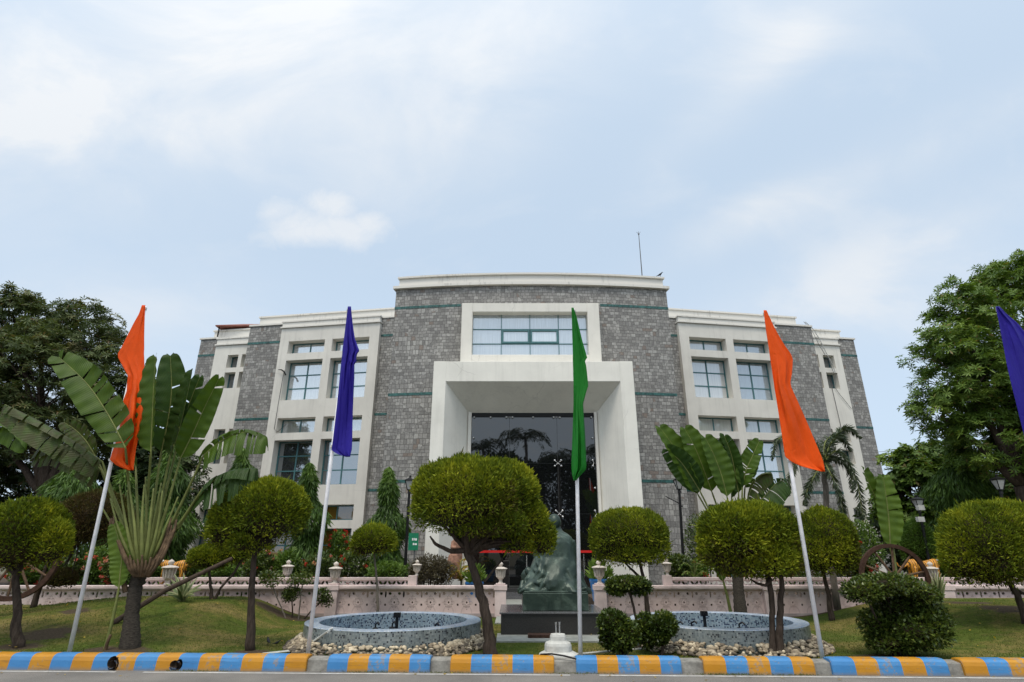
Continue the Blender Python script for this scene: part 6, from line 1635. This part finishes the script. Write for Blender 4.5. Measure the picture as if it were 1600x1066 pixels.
# columnar weeping trees
def weeping(label, apex, base, halfw, Y, n, seed, L=.24, W=.018, group='weeping columnar trees'):
    rg = np.random.default_rng(seed); random.seed(seed)
    t = at(*apex, Y); b = Vector((at(base[0], base[1], Y).x, Y, .3)); o = tuple(b); r = thing('weeping_tree', o, label, 'tree', group)
    hw = halfw*mpp((apex[1]+base[1])/2, Y); H = t.z-b.z
    f = rg.random(n)**.85; th = rg.uniform(0, 2*PI, n)
    wid = hw*np.minimum(1, (1-f)*2.2+.04)*(.72+.28*np.sin(f*19+seed)+.18*rg.normal(size=n)*.5)*(.86+.14*np.clip(1-f, 0, 1))
    rad = wid*np.sqrt(rg.uniform(.35, 1, n))
    P = np.stack([b.x+(t.x-b.x)*f+np.cos(th)*rad, Y+np.sin(th)*rad, b.z+.15+H*f*.97], 1)
    out = np.stack([np.cos(th), np.sin(th), np.zeros(n)], 1)
    D = unit(out*rg.uniform(.15, .75, (n, 1))+rg.normal(size=(n, 3))*.22+np.array([0, 0, -.85]))
    tint = .42+.22*lump(P, seed, 2.3)+rg.normal(size=n)*.18+.25*(f > .9)
    leaf_obj('crown', M['ashoka'], P, D, L*rg.uniform(.6, 1.2, n), W, rg, tint, r, o, fold=.4)
    paths = [([b+Vector((0, 0, -.2)), b.lerp(t, .5), b.lerp(t, .96)], [.09, .05, .01])]
    for i in range(26):
        ff = random.uniform(.08, .9); p = b.lerp(t, ff); a = random.uniform(0, 6.28); w = hw*min(1, (1-ff)*2.0); e = p+Vector((math.cos(a)*w*.8, math.sin(a)*w*.8, -.25*w-.1)); paths.append(([p, p.lerp(e, .5)+Vector((0, 0, .05)), e], [.02, .012, .004]))
    trunk_mesh(r, o, paths, M['bark'])
    return r
weeping('weeping columnar tree in front of the left white bay, beside the blue flag', (484, 724), (478, 905), 36, 17.4, 9000, 91)
weeping('weeping columnar tree between the left bay and the left lamp post', (608, 731), (606, 905), 34, 17.6, 8500, 92)
weeping('weeping columnar tree behind the tall round topiary', (380, 700), (372, 905), 48, 18.0, 10000, 93)
weeping('weeping columnar tree behind the stalks of the big fan palm', (268, 690), (262, 905), 46, 18.6, 11000, 94, .28)
weeping('bright weeping tree beside the white pole of the leftmost flag', (120, 700), (110, 905), 62, 18.2, 12500, 95, .28)
weeping('weeping tree at the left between the two bright ones', (196, 735), (190, 905), 50, 19.2, 10000, 96, .28)
weeping('tall weeping tree right of the floodlit lamp post', (1495, 655), (1492, 905), 52, 18.4, 13000, 97, .27)

# broad trees
def broad(label, base, Y, blobs, n_cl, seed, mat, L=.17, Wd=.032, trunk_r=.22, per=26, clump=.55, limbs_to=None, name='broadleaf_tree', whorl=7, bark='bark', tone=0.0):
    rg = np.random.default_rng(seed); random.seed(seed)
    b = Vector((at(base[0], base[1], Y).x, Y, .2)); o = tuple(b); r = thing(name, o, label, 'tree')
    E = [px_ell(e[0], e[1], e[2], e[3], Y+e[4]) for e in blobs]
    vol = np.array([q[1][0]*q[1][2] for q in E]); w = vol/vol.sum()
    C = []
    for (c, rr), k in zip(E, (w*n_cl).astype(int)+1):
        d = sph(rg, k); s = rg.uniform(.25, 1, k)**.45; C.append(np.asarray(c)+d*np.array(rr)*s[:, None])
    C = np.vstack(C); cr = clump*rg.uniform(.55, 1.25, len(C)); ct = rg.normal(size=len(C))*.16
    k = per; cid = np.repeat(np.arange(len(C)), k); d = sph(rg, len(cid)); d[:, 2] = np.where(d[:, 2] < -.55, -d[:, 2]*.5, d[:, 2])
    R = C[cid]+d*(cr[cid]*rg.uniform(.45, 1, len(cid)))[:, None]*np.array([1, 1, .9])      # rosette centres
    ax = unit(d*.8+np.array([0, 0, .7])+rg.normal(size=d.shape)*.25)
    a1 = unit(np.cross(ax, rg.normal(size=ax.shape))); a2 = np.cross(ax, a1)
    P = []; D = []; T = []; FL = []
    for j in range(whorl):
        th = 2*PI*j/whorl; e = a1*math.cos(th)+a2*math.sin(th)
        D.append(unit(e+ax*rg.uniform(.0, .5, (len(R), 1))+np.array([0, 0, -.18]))); P.append(R); T.append(.5+ct[cid]+rg.normal(size=len(R))*.14+tone); FL.append(ax)
    P = np.vstack(P); D = np.vstack(D); T = np.concatenate(T); FL = np.vstack(FL)
    dry = rg.random(len(T)) < .03; T = np.where(dry, .99, np.minimum(T, .92))
    leaf_obj('crown', M[mat], P, D, L*rg.uniform(.7, 1.2, len(P)), Wd, rg, T, r, o, flat=FL, mid=.6, fold=.3)
    fork = b+Vector((0, 0, (E[0][0][2]-b.z)*.45)); paths = [([b+Vector((0, 0, -.3)), b.lerp(fork, .5)+Vector((.06, 0, 0)), fork], [trunk_r*1.25, trunk_r, trunk_r*.8])]
    for (c, rr) in E:
        cc = Vector(c); mid = fork.lerp(cc, .5)+Vector((0, 0, .2)); paths.append(([fork, mid, cc], [trunk_r*.55, trunk_r*.35, trunk_r*.15]))
        idx = rg.choice(len(C), min(len(C), 30), replace=False)
        for i in idx:
            q = Vector(C[i])
            if (q-cc).length < max(rr)*1.05: s = mid.lerp(cc, random.uniform(.3, 1)); paths.append(([s, s.lerp(q, .55)+Vector((0, 0, .12)), q], [trunk_r*.14, trunk_r*.09, .012]))
    trunk_mesh(r, o, paths, M[bark], n=7)
    return r
broad('large dark spreading tree at the left edge, taller than the wing', (30, 905), 20.5, [(60, 600, 120, 110, 0), (10, 560, 100, 100, .5), (120, 540, 70, 70, .3), (165, 600, 62, 80, 0), (-40, 650, 120, 120, 1), (60, 505, 60, 45, .5), (200, 640, 45, 60, .4), (100, 680, 100, 60, .5), (20, 490, 55, 40, .2)], 900, 101, 'leafleft', .21, .024, .26, 14, .42, whorl=8, tone=.08)
broad('dark background tree low at the left behind the weeping trees', (60, 905), 24, [(40, 780, 120, 70, 0), (170, 760, 80, 70, 0), (250, 780, 70, 80, .5), (230, 690, 60, 60, .5)], 260, 102, 'leafdark', .24, .05, .2, 20, .8)
broad('big sunlit spreading tree at the right edge, tallest tree', (1640, 905), 16.5, [(1560, 560, 110, 100, 0), (1620, 480, 100, 95, .4), (1500, 580, 75, 85, -.2), (1500, 490, 55, 50, .2), (1560, 690, 110, 60, .3), (1470, 650, 52, 40, .3), (1600, 620, 110, 110, .6), (1575, 440, 60, 42, .4), (1640, 700, 90, 90, .2)], 720, 103, 'leafmid', .18, .022, .24, 15, .38, tone=-.02, whorl=8)
broad('dense mid height green tree between the right wing and the big tree', (1440, 900), 20.5, [(1440, 770, 48, 58, 0), (1420, 730, 34, 30, 0), (1470, 740, 40, 46, .3), (1400, 790, 30, 50, .4), (1540, 780, 60, 60, .6), (1600, 790, 60, 70, .6)], 240, 104, 'leafmid', .19, .04, .15, 24, .5, tone=-.08)
broad('dark background tree at the right behind the rightmost topiary', (1560, 905), 22, [(1500, 830, 70, 60, 0), (1590, 830, 70, 70, 0), (1410, 840, 50, 50, 0), (1660, 800, 60, 90, 0)], 200, 105, 'leafdark', .22, .045, .15, 20, .7)
# trees across the road behind the viewer: seen only as the reflection in the entrance glass
for i, (x, y, h, cr) in enumerate(((-3.2, -24, 14.0, 2.3), (1.5, -23, 15.0, 2.5), (5.4, -25, 13.0, 2.0), (10.2, -24, 13.6, 2.1), (15, -25, 13.4, 2.1), (-9, -25, 13.6, 2.1))):
    rg = np.random.default_rng(200+i); r = thing('royal_palm', (x, y, 0), ['palm behind the viewer mirrored at the far left of the entrance glass', 'tallest palm behind the viewer mirrored left of centre in the entrance glass', 'shorter palm behind the viewer mirrored right of centre in the glass', 'palm behind the viewer mirrored behind the green flag', 'palm behind the viewer beyond the right of the entrance glass', 'palm behind the viewer beyond the left of the entrance glass'][i], 'palm', 'palms across the road')
    trunk_mesh(r, (x, y, 0), [([Vector((x, y, 0)), Vector((x+.1, y, h*.5)), Vector((x, y, h-1))], [.25, .22, .15])], M['palebark'])
    P = []; D = []; Ls = []
    for k in range(26):
        a = 2*PI*k/15+rg.random(); el = rg.uniform(.1, 1.2); R = cr*1.25; c = Vector((x, y, h-1)); pts = [c, c+Vector((math.cos(a)*R*.4*math.cos(el*.5), math.sin(a)*R*.4, .9*el)), c+Vector((math.cos(a)*R*.8, math.sin(a)*R*.8, .9*el-.3)), c+Vector((math.cos(a)*R*1.05, math.sin(a)*R*1.05, .7*el-1.3))]
        p, d, l = frond(pts, 24, .75, .05, rg, .6); P += p; D += d; Ls += l
    leaf_obj('crown', M['palmleaf'], np.array(P), np.array(D), np.array(Ls), .045, rg, .4+rg.normal(size=len(P))*.2, r, (x, y, 0))
for i, (x, y, rx, h) in enumerate(((-8, -28, 5.5, 13.0), (-1.2, -29, 5.2, 13.2), (5.5, -28, 5.0, 12.8), (13, -29, 6, 12.6), (-18, -28, 6.5, 12), (22, -28, 6.5, 12))):
    rg = np.random.default_rng(220+i); r = thing('broadleaf_tree', (x, y, 0), ['round tree across the road behind the viewer, '+q for q in ('second from the left', 'third from the left', 'third from the right', 'second from the right', 'leftmost', 'rightmost')][i], 'tree', 'trees across the road')
    n = 8000; d = sph(rg, n); P = np.array([x, y, h*.58])+d*np.array([rx, rx*.6, h*.42])*(rg.uniform(.5, 1, n)**.5*(1+.15*lump(d, i, 4)))[:, None]
    leaf_obj('crown', M['leafdark'], P, unit(d+rg.normal(size=d.shape)*.7), .55, .16, rg, .4+rg.normal(size=n)*.2, r, (x, y, 0))
    trunk_mesh(r, (x, y, 0), [([Vector((x, y, 0)), Vector((x, y, h*.3)), Vector((x+.2, y, h*.6))], [.28, .24, .14])], M['bark'])

# ------------------------------------------------------------------ sky and light
SUN_EL, SUN_AZ = math.radians(66), math.radians(196)      # azimuth clockwise from +Y (the view direction)
w = bpy.data.worlds.new('World'); SC.world = w; w.use_nodes = True
nt = w.node_tree; nt.nodes.clear()
class WN(NT):
    def __init__(s): s.t = nt
N = WN()
out = N.n('ShaderNodeOutputWorld'); bg = N.n('ShaderNodeBackground'); nt.links.new(bg.outputs[0], out.inputs[0])
sky = N.n('ShaderNodeTexSky'); sky.sky_type = 'NISHITA'; sky.sun_disc = False; sky.sun_elevation = SUN_EL; sky.sun_rotation = SUN_AZ
sky.air_density = 1.0; sky.dust_density = 1.6; sky.ozone_density = 1.2; sky.altitude = 200
tc = N.n('ShaderNodeTexCoord'); gen = tc.outputs['Generated']
def dot(v):
    x = N.n('ShaderNodeVectorMath'); x.operation = 'DOT_PRODUCT'; nt.links.new(gen, x.inputs[0]); x.inputs[1].default_value = v; return x.outputs['Value']
# clouds live on the sky dome: gnomonic map about a fixed compass direction (north, 20 degrees up)
cF = dot((0, C_, S_)); cR = dot((1, 0, 0)); cU = dot((0, -S_, C_))
den = N.math('MAXIMUM', cF, .05)
ga = N.math('DIVIDE', cR, den); gb = N.math('DIVIDE', cU, den)
cmb = N.n('ShaderNodeCombineXYZ'); nt.links.new(ga, cmb.inputs[0]); nt.links.new(gb, cmb.inputs[1])
dome = cmb.outputs[0]
rot = N.n('ShaderNodeMapping'); rot.inputs['Rotation'].default_value = (0, 0, math.radians(-28)); rot.inputs['Scale'].default_value = (1.0, 1.9, 1); nt.links.new(dome, rot.inputs['Vector'])
n1 = N.noise(rot.outputs[0], 2.4, 7, .56, .5); n2 = N.noise(dome, 7.5, 7, .6, .3)
def blob(px, py, rx, ry, ang, s):
    a0 = (px-800)/FPX; b0 = (533-py)/FPX; ca, sa = math.cos(ang), math.sin(ang)
    x = N.math('SUBTRACT', ga, a0); y = N.math('SUBTRACT', gb, b0)
    u = N.math('ADD', N.math('MULTIPLY', x, ca/(rx/FPX)), N.math('MULTIPLY', y, sa/(rx/FPX)))
    v = N.math('ADD', N.math('MULTIPLY', x, -sa/(ry/FPX)), N.math('MULTIPLY', y, ca/(ry/FPX)))
    d = N.math('ADD', N.math('MULTIPLY', u, u), N.math('MULTIPLY', v, v))
    g = N.math('EXPONENT', N.math('MULTIPLY', d, -.9)); return N.math('MULTIPLY', g, s)
R_ = math.radians
BL = [(230, 90, 330, 130, R_(10), .85), (560, 70, 240, 120, R_(20), .75), (720, 170, 190, 100, R_(25), .8), (40, 180, 200, 60, 0, .7), (1180, 120, 180, 40, R_(40), .55), (1150, 345, 110, 30, R_(28), .6), (1400, 250, 260, 40, R_(25), .5), (1480, 350, 240, 50, R_(20), .45), (200, 470, 200, 60, 0, .35), (1350, 470, 260, 60, R_(10), .5), (80, 330, 220, 90, 0, .3), (1230, 20, 160, 60, R_(20), .35)]
acc = None
for b_ in BL:
    q = blob(*b_); acc = q if acc is None else N.math('ADD', acc, q)
soft = N.math('MULTIPLY', acc, N.ramp(n1, [(.30, (.12, .12, .12)), (.62, (1, 1, 1))]))
soft = N.math('ADD', soft, N.math('MULTIPLY', N.ramp(n1, [(.50, (0, 0, 0)), (.78, (1, 1, 1))]), .35))
# the one small heaped cloud
cu = None
for b_ in [(508, 362, 112, 32, 0, .95), (524, 318, 54, 32, 0, .85), (434, 330, 46, 30, 0, .75), (580, 350, 50, 30, 0, .8), (470, 352, 70, 32, 0, .85)]:
    q = blob(*b_); cu = q if cu is None else N.math('MAXIMUM', cu, q)
n3 = N.noise(dome, 17, 8, .66, .6)
cum = N.ramp(N.math('ADD', N.math('ADD', cu, N.math('MULTIPLY', N.math('SUBTRACT', n2, .5), 1.1)), N.math('MULTIPLY', N.math('SUBTRACT', n3, .5), .8)), [(.30, (0, 0, 0)), (.95, (1, 1, 1))])
mask = N.math('MAXIMUM', N.math('MINIMUM', soft, .9), N.math('MULTIPLY', cum, .78))
haze = N.ramp(dot((0, 0, 1)), [(0, (1, 1, 1)), (.12, (.7, .7, .7)), (.45, (.25, .25, .25)), (1, (.08, .08, .08))])
veil = N.mix(N.math('ADD', N.math('MULTIPLY', haze, .30), VEIL0), sky.outputs[0], HAZEC)
final = N.mix(N.math('MULTIPLY', mask, .85), veil, CLOUDC)
# thin bright overcast round the hidden sun
sd = dot((math.sin(SUN_AZ)*math.cos(SUN_EL), math.cos(SUN_AZ)*math.cos(SUN_EL), math.sin(SUN_EL)))
glow = N.math('MULTIPLY', N.math('POWER', N.math('MAXIMUM', sd, 0.0), 2.8), GLOW)
gc = N.n('ShaderNodeVectorMath'); gc.operation = 'SCALE'; gc.inputs[0].default_value = (1.0, .97, .91); nt.links.new(glow, gc.inputs['Scale'])
final = N.mix(1.0, final, gc.outputs[0], 'ADD')
nt.links.new(final, bg.inputs['Color']); bg.inputs['Strength'].default_value = SKYS
sl = bpy.data.lights.new('sun', 'SUN'); so_ = bpy.data.objects.new('sun', sl); COL.objects.link(so_)
sl.energy = SUNE; sl.angle = math.radians(SUNANG); sl.color = (1.0, .91, .78)
dv = Vector((math.sin(SUN_AZ)*math.cos(SUN_EL), math.cos(SUN_AZ)*math.cos(SUN_EL), math.sin(SUN_EL)))
so_.rotation_euler = dv.to_track_quat('Z', 'Y').to_euler(); so_.location = (0, -20, 40)
SC.view_settings.view_transform = 'Standard'; SC.view_settings.look = 'None'; SC.view_settings.gamma = 1
SC.view_settings.use_curve_mapping = False
SC.view_settings.exposure = EXPO
SC.cycles.max_bounces = 6; SC.cycles.transparent_max_bounces = 12
